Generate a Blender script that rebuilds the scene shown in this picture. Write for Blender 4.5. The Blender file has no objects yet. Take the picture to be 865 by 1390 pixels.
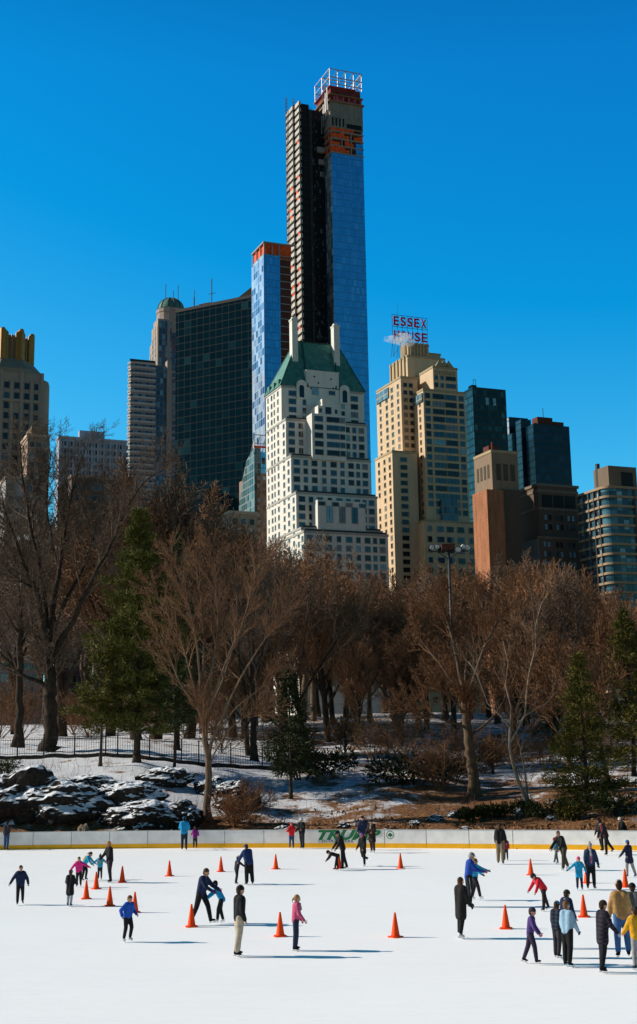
import bpy, bmesh, math, random
from mathutils import Vector, Matrix, Euler, noise
R = math.radians
rnd = random.Random(7)
scene = bpy.context.scene
COL = scene.collection

# ------------------------------------------------------------------ camera
CZ = 5.25; F = 1826.0; PITCH = math.atan(381 / 1826.0); ROLL = 0.0165
cam_d = bpy.data.cameras.new('camera'); cam = bpy.data.objects.new('camera', cam_d)
COL.objects.link(cam); scene.camera = cam
cam_d.sensor_fit = 'HORIZONTAL'; cam_d.sensor_width = 36.0; cam_d.lens = 36.0 * F / 865
cam_d.shift_y = -45.0 / 865; cam_d.clip_start = 0.5; cam_d.clip_end = 20000
FW = Vector((0, math.cos(PITCH), math.sin(PITCH)))
R0 = Vector((1, 0, 0)); U0 = Vector((0, -math.sin(PITCH), math.cos(PITCH)))
RT = R0 * math.cos(ROLL) - U0 * math.sin(ROLL); UP = U0 * math.cos(ROLL) + R0 * math.sin(ROLL)
CAM = Vector((0, 0, CZ))
cam.matrix_world = Matrix(((RT.x, UP.x, -FW.x, 0), (RT.y, UP.y, -FW.y, 0), (RT.z, UP.z, -FW.z, CZ), (0, 0, 0, 1)))

def ray(px, py):
    return FW + RT * ((px - 432.5) / F) + UP * (-(py - 650) / F)
def at(px, py, Y):
    d = ray(px, py); return CAM + d * (Y / d.y)
def on_ice(px, py):
    d = ray(px, py); return CAM + d * (-CZ / d.z)
def proj(p):
    q = Vector(p) - CAM; w = q.dot(FW)
    return 432.5 + F * q.dot(RT) / w, 650 - F * q.dot(UP) / w

# ------------------------------------------------------------------ tags and objects
def tag(o, label=None, cat=None, group=None, kind=None):
    if label: o['label'] = label
    if cat: o['category'] = cat
    if group: o['group'] = group
    if kind: o['kind'] = kind
    return o
def empty(name, loc=(0, 0, 0), rz=0.0, label=None, cat=None, group=None):
    o = bpy.data.objects.new(name, None); COL.objects.link(o)
    o.location = loc; o.rotation_euler = (0, 0, rz); o.empty_display_size = 0.2
    return tag(o, label, cat, group)
def link_mesh(name, me, parent=None):
    o = bpy.data.objects.new(name, me); COL.objects.link(o)
    if parent is not None: o.parent = parent
    return o
def copy_tree(o, parent=None, label=None):
    kids = list(o.children)
    c = o.copy(); COL.objects.link(c); c.parent = parent
    if label: c['label'] = label
    for k in kids: copy_tree(k, c)
    return c

def frame(d):
    d = d.normalized()
    a = Vector((0, 0, 1)) if abs(d.z) < 0.9 else Vector((1, 0, 0))
    x = d.cross(a).normalized(); return x, d.cross(x).normalized()

class MB:
    def __init__(s): s.v = []; s.f = []; s.m = []
    def poly(s, pts, mi=0):
        n = len(s.v); s.v.extend(tuple(p) for p in pts); s.f.append(tuple(range(n, n + len(pts)))); s.m.append(mi); return s
    def box(s, x0, x1, y0, y1, z0, z1, mi=0, bottom=True):
        n = len(s.v)
        s.v.extend([(x0,y0,z0),(x1,y0,z0),(x1,y1,z0),(x0,y1,z0),(x0,y0,z1),(x1,y0,z1),(x1,y1,z1),(x0,y1,z1)])
        fs = [(4,5,6,7),(0,1,5,4),(1,2,6,5),(2,3,7,6),(3,0,4,7)] + ([(3,2,1,0)] if bottom else [])
        for f in fs: s.f.append(tuple(n + i for i in f)); s.m.append(mi)
        return s
    def prism(s, poly, z0, z1, mi=0, top=None, cap=True):
        n = len(s.v); k = len(poly); top = top or poly
        s.v.extend((p[0], p[1], z0) for p in poly); s.v.extend((p[0], p[1], (z1 if len(p) < 3 else p[2])) for p in top)
        for i in range(k):
            j = (i + 1) % k; s.f.append((n+i, n+j, n+k+j, n+k+i)); s.m.append(mi)
        if cap:
            s.f.append(tuple(n+k+i for i in range(k))); s.m.append(mi)
            s.f.append(tuple(n+i for i in reversed(range(k)))); s.m.append(mi)
        return s
    def tube(s, pts, rads, n=6, mi=0, cap=True):
        pts = [Vector(p) for p in pts]; base = len(s.v)
        x = None
        for i, p in enumerate(pts):
            d = (pts[min(i+1, len(pts)-1)] - pts[max(i-1, 0)])
            if d.length < 1e-6: d = Vector((0, 0, 1))
            d.normalize()
            if x is None: x, y = frame(d)
            else:
                x = (x - d * x.dot(d))
                if x.length < 1e-5: x, y = frame(d)
                x.normalize(); y = d.cross(x)
            r = rads[i] if hasattr(rads, '__len__') else rads
            for k in range(n):
                a = 2 * math.pi * k / n
                s.v.append(tuple(p + x * (r * math.cos(a)) + y * (r * math.sin(a))))
        for i in range(len(pts) - 1):
            for k in range(n):
                a = base + i*n + k; b = base + i*n + (k+1) % n
                s.f.append((a, b, b + n, a + n)); s.m.append(mi)
        if cap and n > 3:
            s.f.append(tuple(base + k for k in reversed(range(n)))); s.m.append(mi)
            e = base + (len(pts)-1)*n; s.f.append(tuple(e + k for k in range(n))); s.m.append(mi)
        return s
    def caps(s, a, b, ra, rb, n=10, mi=0, rings=3):
        """tapered capsule"""
        a = Vector(a); b = Vector(b); d = (b - a)
        if d.length < 1e-6: d = Vector((0, 0, 1e-4))
        d.normalize(); P = []; Rr = []
        for i in range(rings + 1):
            t = math.pi/2 * i / rings
            P.append(a - d * ra * math.cos(t)); Rr.append(max(ra * math.sin(t), 1e-4))
        for i in range(rings + 1):
            t = math.pi/2 * i / rings
            P.append(b + d * rb * math.sin(t)); Rr.append(max(rb * math.cos(t), 1e-4))
        x, y = frame(d); base = len(s.v)
        for p, r in zip(P, Rr):
            for k in range(n):
                t = 2*math.pi*k/n; s.v.append(tuple(p + x*(r*math.cos(t)) + y*(r*math.sin(t))))
        for i in range(len(P)-1):
            for k in range(n):
                p = base+i*n+k; q = base+i*n+(k+1) % n; s.f.append((p, q, q+n, p+n)); s.m.append(mi)
        s.f.append(tuple(base+k for k in reversed(range(n)))); s.m.append(mi)
        e = base+(len(P)-1)*n; s.f.append(tuple(e+k for k in range(n))); s.m.append(mi)
        return s
    def ell(s, c, rx, ry, rz, rot=None, n=14, m=9, mi=0, zmin=-1.0):
        c = Vector(c); rot = rot or Matrix.Identity(3); base = len(s.v)
        t0 = math.asin(max(-1, zmin))
        for i in range(m + 1):
            t = t0 + (math.pi/2 - t0) * i / m
            for k in range(n):
                a = 2*math.pi*k/n
                s.v.append(tuple(c + rot @ Vector((rx*max(math.cos(t), 1e-3)*math.cos(a), ry*max(math.cos(t), 1e-3)*math.sin(a), rz*math.sin(t)))))
        for i in range(m):
            for k in range(n):
                p = base+i*n+k; q = base+i*n+(k+1) % n; s.f.append((p, q, q+n, p+n)); s.m.append(mi)
        s.f.append(tuple(base+k for k in reversed(range(n)))); s.m.append(mi)
        e = base+m*n; s.f.append(tuple(e+k for k in range(n))); s.m.append(mi)
        return s
    def lathe(s, prof, c=(0, 0, 0), n=16, mi=0):
        base = len(s.v); c = Vector(c)
        for r, z in prof:
            for k in range(n):
                a = 2*math.pi*k/n; s.v.append((c.x + r*math.cos(a), c.y + r*math.sin(a), c.z + z))
        for i in range(len(prof)-1):
            for k in range(n):
                p = base+i*n+k; q = base+i*n+(k+1) % n; s.f.append((p, q, q+n, p+n)); s.m.append(mi)
        s.f.append(tuple(base+k for k in reversed(range(n)))); s.m.append(mi)
        e = base+(len(prof)-1)*n; s.f.append(tuple(e+k for k in range(n))); s.m.append(mi)
        return s
    def mesh(s, name, mats, smooth=False):
        me = bpy.data.meshes.new(name); me.from_pydata(s.v, [], s.f)
        if not isinstance(mats, (list, tuple)): mats = [mats]
        for m in mats: me.materials.append(m)
        if len(mats) > 1: me.polygons.foreach_set('material_index', s.m)
        if smooth: me.polygons.foreach_set('use_smooth', [True]*len(s.f))
        me.update(); return me
    def build(s, name, mats, parent=None, smooth=False):
        return link_mesh(name, s.mesh(name, mats, smooth), parent)

# ------------------------------------------------------------------ materials
_mc = {}
def new_mat(name):
    m = bpy.data.materials.new(name); m.use_nodes = True
    nt = m.node_tree; b = nt.nodes['Principled BSDF']; return m, nt, b
def nd(nt, t, **kw):
    n = nt.nodes.new(t)
    for k, v in kw.items():
        if k.startswith('_'): n.inputs[k[1:].replace('_', ' ')].default_value = v
        else: setattr(n, k, v)
    return n
def c4(c): return (c[0], c[1], c[2], 1.0)
def rough_mat(name, col, rough=0.85, var=0.25, scale=3.0, bump=0.0, spec=0.3, metal=0.0, coord='Object', obj_var=0.0):
    """noise-mottled surface"""
    key = (name, tuple(col))
    if key in _mc: return _mc[key]
    m, nt, b = new_mat(name)
    tc = nd(nt, 'ShaderNodeTexCoord'); n = nd(nt, 'ShaderNodeTexNoise', _Scale=scale, _Detail=5.0)
    nt.links.new(tc.outputs[coord], n.inputs['Vector'])
    mr = nd(nt, 'ShaderNodeMapRange'); mr.inputs['From Min'].default_value = 0.3; mr.inputs['From Max'].default_value = 0.7
    mr.inputs['To Min'].default_value = 1 - var; mr.inputs['To Max'].default_value = 1 + var
    nt.links.new(n.outputs['Fac'], mr.inputs['Value'])
    mx = nd(nt, 'ShaderNodeVectorMath', operation='SCALE'); mx.inputs[0].default_value = col
    if obj_var:
        oi = nd(nt, 'ShaderNodeObjectInfo'); m2 = nd(nt, 'ShaderNodeMapRange')
        m2.inputs['To Min'].default_value = 1 - obj_var; m2.inputs['To Max'].default_value = 1 + obj_var
        nt.links.new(oi.outputs['Random'], m2.inputs['Value'])
        mm = nd(nt, 'ShaderNodeMath', operation='MULTIPLY'); nt.links.new(mr.outputs[0], mm.inputs[0]); nt.links.new(m2.outputs[0], mm.inputs[1])
        nt.links.new(mm.outputs[0], mx.inputs['Scale'])
    else: nt.links.new(mr.outputs[0], mx.inputs['Scale'])
    nt.links.new(mx.outputs[0], b.inputs['Base Color'])
    b.inputs['Roughness'].default_value = rough; b.inputs['Specular IOR Level'].default_value = spec; b.inputs['Metallic'].default_value = metal
    if bump:
        bp = nd(nt, 'ShaderNodeBump', _Strength=bump, _Distance=0.05); nt.links.new(n.outputs['Fac'], bp.inputs['Height']); nt.links.new(bp.outputs[0], b.inputs['Normal'])
    _mc[key] = m; return m

# ------------------------------------------------------------------ sky and sun
SUN_EL = R(29.5); SUN_AZ = math.atan2(-0.986, 0.165)      # azimuth clockwise from +Y
sun_dir = Vector((math.sin(SUN_AZ)*math.cos(SUN_EL), math.cos(SUN_AZ)*math.cos(SUN_EL), math.sin(SUN_EL)))
w = bpy.data.worlds.new('World'); scene.world = w; w.use_nodes = True
nt = w.node_tree; bg = nt.nodes['Background']
sky = nt.nodes.new('ShaderNodeTexSky'); sky.sky_type = 'NISHITA'; sky.sun_disc = False
sky.sun_elevation = SUN_EL; sky.sun_rotation = SUN_AZ % (2*math.pi)
sky.air_density = 1.0; sky.dust_density = 0.0; sky.ozone_density = 3.0; sky.altitude = 0
gam = nd(nt, 'ShaderNodeGamma', _Gamma=1.25)
mul = nd(nt, 'ShaderNodeMix', data_type='RGBA', blend_type='MULTIPLY'); mul.inputs['Factor'].default_value = 1.0
mul.inputs['B'].default_value = (0.34, 0.86, 1.12, 1)
sep = nd(nt, 'ShaderNodeSeparateColor'); com = nd(nt, 'ShaderNodeCombineColor')
nt.links.new(sky.outputs[0], gam.inputs['Color']); nt.links.new(gam.outputs[0], mul.inputs['A']); nt.links.new(mul.outputs['Result'], sep.inputs[0])
# a polarising filter's deep blue: red falls away
def chan(i, ops):
    s_ = sep.outputs[i]
    for op, v in ops:
        n = nd(nt, 'ShaderNodeMath', operation=op); n.inputs[1].default_value = v; nt.links.new(s_, n.inputs[0]); s_ = n.outputs[0]
    return s_
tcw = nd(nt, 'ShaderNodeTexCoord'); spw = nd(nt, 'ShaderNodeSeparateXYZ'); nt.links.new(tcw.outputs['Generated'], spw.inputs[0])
zen = nd(nt, 'ShaderNodeMapRange'); zen.inputs['From Min'].default_value = .48; zen.inputs['From Max'].default_value = .8; zen.inputs['To Min'].default_value = 1; zen.inputs['To Max'].default_value = .16  # overhead sky, out of view, dimmed to cut the fill light
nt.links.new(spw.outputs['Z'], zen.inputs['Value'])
bk = nd(nt, 'ShaderNodeMapRange'); bk.inputs['From Min'].default_value = -.5; bk.inputs['From Max'].default_value = .5; bk.inputs['To Min'].default_value = .30; bk.inputs['To Max'].default_value = 1  # sky behind the camera dimmed to cut fill on shaded fronts
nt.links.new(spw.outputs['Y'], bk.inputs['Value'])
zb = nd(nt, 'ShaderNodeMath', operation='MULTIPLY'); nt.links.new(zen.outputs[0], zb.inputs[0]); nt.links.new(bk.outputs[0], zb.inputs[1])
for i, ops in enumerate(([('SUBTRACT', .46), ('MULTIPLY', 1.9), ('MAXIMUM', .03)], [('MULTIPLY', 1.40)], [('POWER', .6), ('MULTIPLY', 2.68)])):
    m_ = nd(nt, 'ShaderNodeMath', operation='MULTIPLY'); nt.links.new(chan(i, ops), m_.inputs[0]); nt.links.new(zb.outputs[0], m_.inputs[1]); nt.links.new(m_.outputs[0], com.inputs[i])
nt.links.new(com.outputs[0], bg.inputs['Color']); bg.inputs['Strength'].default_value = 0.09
sd = bpy.data.lights.new('sun', 'SUN'); so = bpy.data.objects.new('sun', sd); COL.objects.link(so)
sd.energy = 5.0; sd.angle = R(0.5); sd.color = (1.0, 0.92, 0.80)
so.rotation_euler = sun_dir.to_track_quat('Z', 'Y').to_euler(); so.location = (-60, 20, 60)
scene.view_settings.view_transform = 'Standard'; scene.view_settings.look = 'None'; scene.view_settings.exposure = 0
scene.render.film_transparent = False
scene.cycles.volume_bounces = 3; scene.cycles.max_bounces = 6; scene.cycles.transparent_max_bounces = 8
# ------------------------------------------------------------------ rink outline and terrain
_p = [on_ice(0, 1153.8), on_ice(432, 1151.0), on_ice(865, 1154.6)]
def _quad(p):
    (x0, y0), (x1, y1), (x2, y2) = [(q.x, q.y) for q in p]
    A = Matrix(((x0*x0, x0, 1), (x1*x1, x1, 1), (x2*x2, x2, 1))); s = A.inverted() @ Vector((y0, y1, y2)); return s
_q = _quad(_p)
def yb(x):
    x = max(-34, min(34, x)); return _q[0]*x*x + _q[1]*x + _q[2]
def lerp(tab, s):
    if s <= tab[0][0]: return tab[0][1]
    for (a, va), (b, vb) in zip(tab, tab[1:]):
        if s <= b: t = (s-a)/(b-a); return va + (vb-va)*t
    return tab[-1][1]
TL = [(0, .25), (2, .5), (6, 2.4), (11, 4.1), (18, 5.1), (24, 5.7), (34, 6.4), (42, 6.9), (80, 8.6), (170, 12.5), (260, 13)]
TC = [(0, .25), (3, .7), (10, 1.9), (20, 3.6), (30, 4.7), (42, 5.4), (80, 9.2), (170, 13.4), (260, 13.5)]
TR = [(0, .25), (3, .8), (8, 1.5), (18, 2.6), (34, 4.0), (48, 4.9), (80, 8.2), (170, 13), (260, 13.5)]
def ground_z(x, y, n=True):
    s = y - yb(x); k = 90.0 / max(y, 60); xx = x * k
    l = lerp([(-12, 1), (-3, 0)], xx); r = lerp([(4, 0), (11, 1)], xx)
    z = lerp(TL, s)*l + lerp(TR, s)*r + lerp(TC, s)*(1-l-r)
    if n:
        a = min(1, max(0, s/6)); z += a*(0.35*noise.noise((x*.16, y*.16, 1.3)) + 0.14*noise.noise((x*.6, y*.6, 4.1)) + (0.05*noise.noise((x*1.7, y*1.7, 2.2)) if s < 70 else 0))
    return z
def on_ground(px, Y, py=1000):
    p = at(px, py, Y); return Vector((p.x, Y, ground_z(p.x, Y)))
def ground_px(px, py):
    """point of the terrain seen at a place of the photograph"""
    lo = 84.0
    for i in range(900):
        Y = lo + i*0.25; p = at(px, py, Y)
        if p.z < ground_z(p.x, Y): return Vector((p.x, Y, ground_z(p.x, Y)))
    return on_ground(px, 150)

def axis(fine0, fine1, step, far):
    a = []; x = fine0
    while x <= fine1 + 1e-6: a.append(x); x += step
    st = step; x = a[-1]
    while x < far: st *= 1.3; x += st; a.append(x)
    st = step; x = fine0; lo = []
    while x > -far: st *= 1.3; x -= st; lo.append(x)
    return lo[::-1] + a
def ground_mat():
    m, nt, b = new_mat('snowy ground')
    L = nt.links.new
    tc = nd(nt, 'ShaderNodeTexCoord'); n1 = nd(nt, 'ShaderNodeTexNoise', _Scale=0.45, _Detail=9.0, _Roughness=0.68); L(tc.outputs['Object'], n1.inputs['Vector'])
    n2 = nd(nt, 'ShaderNodeTexNoise', _Scale=5.0, _Detail=6.0, _Roughness=0.7); L(tc.outputs['Object'], n2.inputs['Vector'])
    at_ = nd(nt, 'ShaderNodeAttribute', attribute_name='litter')
    ad = nd(nt, 'ShaderNodeMath', operation='ADD'); L(n1.outputs['Fac'], ad.inputs[0]); L(at_.outputs['Fac'], ad.inputs[1])
    ad2 = nd(nt, 'ShaderNodeMath', operation='MULTIPLY_ADD'); ad2.inputs[1].default_value = 0.28; L(n2.outputs['Fac'], ad2.inputs[0]); L(ad.outputs[0], ad2.inputs[2])
    ramp = nd(nt, 'ShaderNodeMapRange'); ramp.inputs['From Min'].default_value = 0.60; ramp.inputs['From Max'].default_value = 0.70
    L(ad2.outputs[0], ramp.inputs['Value'])
    cr = nd(nt, 'ShaderNodeValToRGB'); L(n2.outputs['Fac'], cr.inputs['Fac'])
    e = cr.color_ramp.elements; e[0].position = 0.3; e[0].color = (0.05, 0.028, 0.016, 1); e[1].position = 0.7; e[1].color = (0.46, 0.23, 0.10, 1)
    x = cr.color_ramp.elements.new(0.5); x.color = (0.22, 0.105, 0.045, 1)
    sn = nd(nt, 'ShaderNodeValToRGB'); L(n1.outputs['Fac'], sn.inputs['Fac'])
    sn.color_ramp.elements[0].color = (0.60, 0.62, 0.66, 1); sn.color_ramp.elements[1].color = (0.86, 0.87, 0.89, 1)
    mx = nd(nt, 'ShaderNodeMix', data_type='RGBA'); L(ramp.outputs[0], mx.inputs['Factor']); L(sn.outputs[0], mx.inputs['A']); L(cr.outputs[0], mx.inputs['B'])
    L(mx.outputs['Result'], b.inputs['Base Color']); b.inputs['Roughness'].default_value = 0.9; b.inputs['Specular IOR Level'].default_value = 0.15
    bp = nd(nt, 'ShaderNodeBump', _Strength=0.7, _Distance=0.15); L(n2.outputs['Fac'], bp.inputs['Height']); L(bp.outputs[0], b.inputs['Normal'])
    return m
def build_ground():
    xs = axis(-48, 48, 0.6, 6000); ys = [y for y in axis(73, 150, 0.6, 7000) if y > -400]
    V = []; Fc = []; lit = []
    for y in ys:
        for x in xs:
            s = y - yb(x)
            if s < 0.35: z = -0.25
            else: z = ground_z(x, y)
            V.append((x, y, z))
            k = 90.0/max(y, 60); xx = x*k
            l = 0.17*lerp([(-7, 0), (0, 1)], xx)*lerp([(3, 1), (7, .3), (14, .0)], s) + 0.14*lerp([(2, 0), (8, 1)], xx)*lerp([(14, 1), (30, 0)], s)
            l += 0.02*lerp([(45, 0), (60, 1)], s) + lerp([(170, 0), (230, .5)], s) - 0.01
            if xx < -3: l += -0.08*lerp([(5, 0), (12, 1)], s) + 0.13*lerp([(-6, 1), (-3, 0)], xx)*lerp([(1, 1), (5, 1), (8, 0)], s)
            lit.append(l)
    nx = len(xs)
    for j in range(len(ys)-1):
        for i in range(nx-1): a = j*nx+i; Fc.append((a, a+1, a+nx+1, a+nx))
    me = bpy.data.meshes.new('ground'); me.from_pydata(V, [], Fc); me.materials.append(ground_mat())
    at_ = me.attributes.new('litter', 'FLOAT', 'POINT'); at_.data.foreach_set('value', lit)
    me.polygons.foreach_set('use_smooth', [True]*len(Fc)); me.update()
    tag(link_mesh('ground', me), kind='structure')
build_ground()

def ice_mat():
    m, nt, b = new_mat('rink ice'); L = nt.links.new
    tc = nd(nt, 'ShaderNodeTexCoord')
    mp = nd(nt, 'ShaderNodeMapping'); mp.inputs['Scale'].default_value = (0.12, 1.4, 1); L(tc.outputs['Object'], mp.inputs['Vector'])
    n = nd(nt, 'ShaderNodeTexNoise', _Scale=2.0, _Detail=8.0, _Roughness=0.7); L(mp.outputs[0], n.inputs['Vector'])
    n2 = nd(nt, 'ShaderNodeTexNoise', _Scale=0.25, _Detail=4.0); L(tc.outputs['Object'], n2.inputs['Vector'])
    cr = nd(nt, 'ShaderNodeValToRGB'); L(n.outputs['Fac'], cr.inputs['Fac'])
    cr.color_ramp.elements[0].position = 0.25; cr.color_ramp.elements[0].color = (0.98, 0.925, 0.89, 1)
    cr.color_ramp.elements[1].position = 0.6; cr.color_ramp.elements[1].color = (1.0, 0.955, 0.92, 1)
    L(cr.outputs[0], b.inputs['Base Color'])
    prev = cr.outputs[0]
    for rot, sc_ in ((.3, .5), (-.9, .7), (1.7, .6), (2.6, .4)):
        m2 = nd(nt, 'ShaderNodeMapping'); m2.inputs['Rotation'].default_value = (0, 0, rot); m2.inputs['Scale'].default_value = (.05, sc_, 1); L(tc.outputs['Object'], m2.inputs['Vector'])
        ns = nd(nt, 'ShaderNodeTexNoise', _Scale=7.0, _Detail=3.0, _Distortion=1.2); L(m2.outputs[0], ns.inputs['Vector'])
        pp = nd(nt, 'ShaderNodeMath', operation='SUBTRACT'); pp.inputs[1].default_value = .5; L(ns.outputs['Fac'], pp.inputs[0]); ab = nd(nt, 'ShaderNodeMath', operation='ABSOLUTE'); L(pp.outputs[0], ab.inputs[0])
        r2 = nd(nt, 'ShaderNodeMapRange'); r2.inputs['From Max'].default_value = .012; r2.inputs['To Min'].default_value = .15; r2.inputs['To Max'].default_value = 0; L(ab.outputs[0], r2.inputs['Value'])
        mx = nd(nt, 'ShaderNodeMix', data_type='RGBA'); L(r2.outputs[0], mx.inputs['Factor']); L(prev, mx.inputs['A']); mx.inputs['B'].default_value = (.45, .55, .68, 1); prev = mx.outputs['Result']
    L(prev, b.inputs['Base Color'])
    r = nd(nt, 'ShaderNodeMapRange'); r.inputs['To Min'].default_value = 0.35; r.inputs['To Max'].default_value = 0.75; L(n2.outputs['Fac'], r.inputs['Value']); L(r.outputs[0], b.inputs['Roughness'])
    b.inputs['Specular IOR Level'].default_value = 0.05; b.inputs['Sheen Weight'].default_value = .55; b.inputs['Sheen Roughness'].default_value = .55
    bp = nd(nt, 'ShaderNodeBump', _Strength=0.12, _Distance=0.01); L(n.outputs['Fac'], bp.inputs['Height']); L(bp.outputs[0], b.inputs['Normal'])
    return m
def build_ice():
    mb = MB(); xs = [-60 + 2*i for i in range(61)]
    for a, b_ in zip(xs, xs[1:]):
        mb.poly([(a, -20, 0), (b_, -20, 0), (b_, yb(b_)+.3, 0), (a, yb(a)+.3, 0)])
    tag(mb.build('ice', ice_mat()), kind='structure')
build_ice()

# ------------------------------------------------------------------ rink boards with their lettering
M_board = rough_mat('board white', (0.82, 0.81, 0.79), 0.45, 0.11, 1.6)
M_cap = rough_mat('board cap', (0.52, 0.54, 0.53), 0.5, 0.1, 2)
M_yel = rough_mat('kick plate yellow', (0.88, 0.45, 0.008), 0.5, 0.08, 2)
M_green = rough_mat('sign green', (0.012, 0.16, 0.05), 0.5, 0.08, 4)
M_grn2 = rough_mat('sign grey green', (0.18, 0.25, 0.22), 0.6, 0.1, 4)
def text_mesh(txt, mat, size=1.0, offset=0.0, shear=0.0, extrude=0.01, sx=1.0, space=1.0):
    cu = bpy.data.curves.new('text', 'FONT'); cu.body = txt; cu.size = size; cu.offset = offset; cu.shear = shear; cu.extrude = extrude; cu.space_character = space
    cu.resolution_u = 4
    o = bpy.data.objects.new('text', cu); COL.objects.link(o); dg = bpy.context.evaluated_depsgraph_get(); dg.update()
    me = bpy.data.meshes.new_from_object(o.evaluated_get(dg)); bpy.data.objects.remove(o); bpy.data.curves.remove(cu)
    me.materials.clear(); me.materials.append(mat)
    me.transform(Matrix.Diagonal((sx, 1, 1, 1))); return me
def board_frame(x):
    y = yb(x); t = Vector((1, (yb(x+.1)-yb(x-.1))/.2, 0)).normalized(); return Vector((x, y, 0)), t, Vector((t.y, -t.x, 0))
def build_boards():
    root = empty('rink_boards', (0, yb(0), 0), 0, 'long low white rink boards with a yellow kick plate', 'rink boards')
    o = Vector((0, yb(0), 0)); x = -33.0; W = 2.44; cap = MB(); i = 0
    kick = MB()
    while x < 33:
        x1 = x + W
        a, b_ = Vector((x+.02, yb(x+.02), 0)) - o, Vector((x1-.02, yb(x1-.02), 0)) - o
        t = (b_-a).normalized(); n = Vector((t.y, -t.x, 0))
        def slab(mb, a, b_, z0, z1, f, bk):
            P = [a+n*f, b_+n*f, b_-n*bk, a-n*bk]; mb.prism([(p.x, p.y) for p in P], z0, z1)
        mb = MB(); slab(mb, a, b_, 0.02, 1.04, 0, .06); mb.build('panel', M_board, root)
        slab(kick, a - t*.012, b_ + t*.012, 0.0, 0.27, .014, -.002)
        slab(cap, a - t*.012, b_ + t*.012, 1.042, 1.075, .015, .085)
        slab(cap, a - t*.012, b_ + t*.012, 0.02, 1.0, -.075, .10)
        x = x1; i += 1
    kick.build('kick_plate', M_yel, root); cap.build('cap_rail', M_cap, root)
    # lettering
    def place(me, name, x0, x1, z, d=.02, lab=None):
        p, t, n = board_frame((x0+x1)/2)
        ob = link_mesh(name, me, root)
        xs = [v.co.x for v in me.vertices]; s = (x1-x0)/(max(xs)-min(xs)); me.transform(Matrix.Translation((-min(xs), 0, 0))); me.transform(Matrix.Diagonal((s, 1, 1, 1)))
        p0, _, _ = board_frame(x0); p0 = p0 - o + n*d + Vector((0, 0, z))
        up = Vector((0, 0, 1)); ob.matrix_local = Matrix(((t.x, up.x, n.x, p0.x), (t.y, up.y, n.y, p0.y), (t.z, up.z, n.z, p0.z), (0, 0, 0, 1)))
        if lab: ob['label'] = lab
    xa, xb = at(432, 1134, yb(0)).x, at(520.5, 1134, yb(1.5)).x
    place(text_mesh('TRUMP', M_green, 0.76, 0.035, 0.38, .006), 'lettering', xa, xb, 0.50, .016, 'wide slanting green capitals')
    place(text_mesh('CENTRAL PARK', M_grn2, 0.21, 0.004, 0.0, .004, 1, 1.25), 'lettering', xa, at(485, 1143, 79).x, 0.315, .012, 'small thin grey green capitals')
    # round leaf emblem
    cx = at(529.3, 1134, yb(2)).x; p, t, n = board_frame(cx); ring = MB(); up = Vector((0, 0, 1)); c = p - o + n*.016 + up*.76
    N = 28
    for k in range(N):
        a0, a1 = 2*math.pi*k/N, 2*math.pi*(k+1)/N
        q = lambda r, a: c + t*(r*math.cos(a)) + up*(r*math.sin(a))
        ring.poly([q(.24, a0), q(.24, a1), q(.205, a1), q(.205, a0)])
    leaf = [(0, .15), (.03, .08), (.08, .11), (.07, .05), (.15, .05), (.12, .0), (.16, -.05), (.08, -.06), (.06, -.11), (.015, -.08), (.015, -.15)]
    L_ = leaf + [(-a, b_) for a, b_ in reversed(leaf[1:])]
    em = ring.build('leaf_emblem', M_green, root); em['label'] = 'green ring with a leaf'
    lm = MB(); lm.poly([c + t*a + up*b_ + n*.002 for a, b_ in L_]); lm.build('leaf', M_green, em)
build_boards()

# ------------------------------------------------------------------ rocks on the slope
def rock_mat():
    m, nt, b = new_mat('snowy rock'); L = nt.links.new
    tc = nd(nt, 'ShaderNodeTexCoord'); n = nd(nt, 'ShaderNodeTexNoise', _Scale=0.7, _Detail=7.0, _Roughness=0.62); L(tc.outputs['Object'], n.inputs['Vector'])
    n2 = nd(nt, 'ShaderNodeTexNoise', _Scale=5.0, _Detail=6.0); L(tc.outputs['Object'], n2.inputs['Vector'])
    cr = nd(nt, 'ShaderNodeValToRGB'); L(n2.outputs['Fac'], cr.inputs['Fac']); cr.color_ramp.elements[0].position = .3; cr.color_ramp.elements[0].color = (0.007, 0.006, 0.006, 1)
    cr.color_ramp.elements[1].position = .75; cr.color_ramp.elements[1].color = (0.05, 0.038, 0.03, 1)
    g = nd(nt, 'ShaderNodeNewGeometry'); sp = nd(nt, 'ShaderNodeSeparateXYZ'); L(g.outputs['Normal'], sp.inputs[0])
    ma = nd(nt, 'ShaderNodeMath', operation='MULTIPLY_ADD'); ma.inputs[1].default_value = 1.1; L(n.outputs['Fac'], ma.inputs[0]); L(sp.outputs['Z'], ma.inputs[2])
    mr = nd(nt, 'ShaderNodeMapRange'); mr.inputs['From Min'].default_value = 1.07; mr.inputs['From Max'].default_value = 1.17; L(ma.outputs[0], mr.inputs['Value'])
    mx = nd(nt, 'ShaderNodeMix', data_type='RGBA'); L(mr.outputs[0], mx.inputs['Factor']); L(cr.outputs[0], mx.inputs['A']); mx.inputs['B'].default_value = (0.82, 0.84, 0.87, 1)
    L(mx.outputs['Result'], b.inputs['Base Color']); b.inputs['Roughness'].default_value = 0.9; b.inputs['Specular IOR Level'].default_value = .2
    bp = nd(nt, 'ShaderNodeBump', _Strength=0.8, _Distance=0.12); L(n2.outputs['Fac'], bp.inputs['Height']); L(bp.outputs[0], b.inputs['Normal'])
    return m
M_rock = rock_mat(); M_tan_rock = rough_mat('tan boulder', (0.26, 0.19, 0.13), .9, .4, 3, .5)
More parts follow.
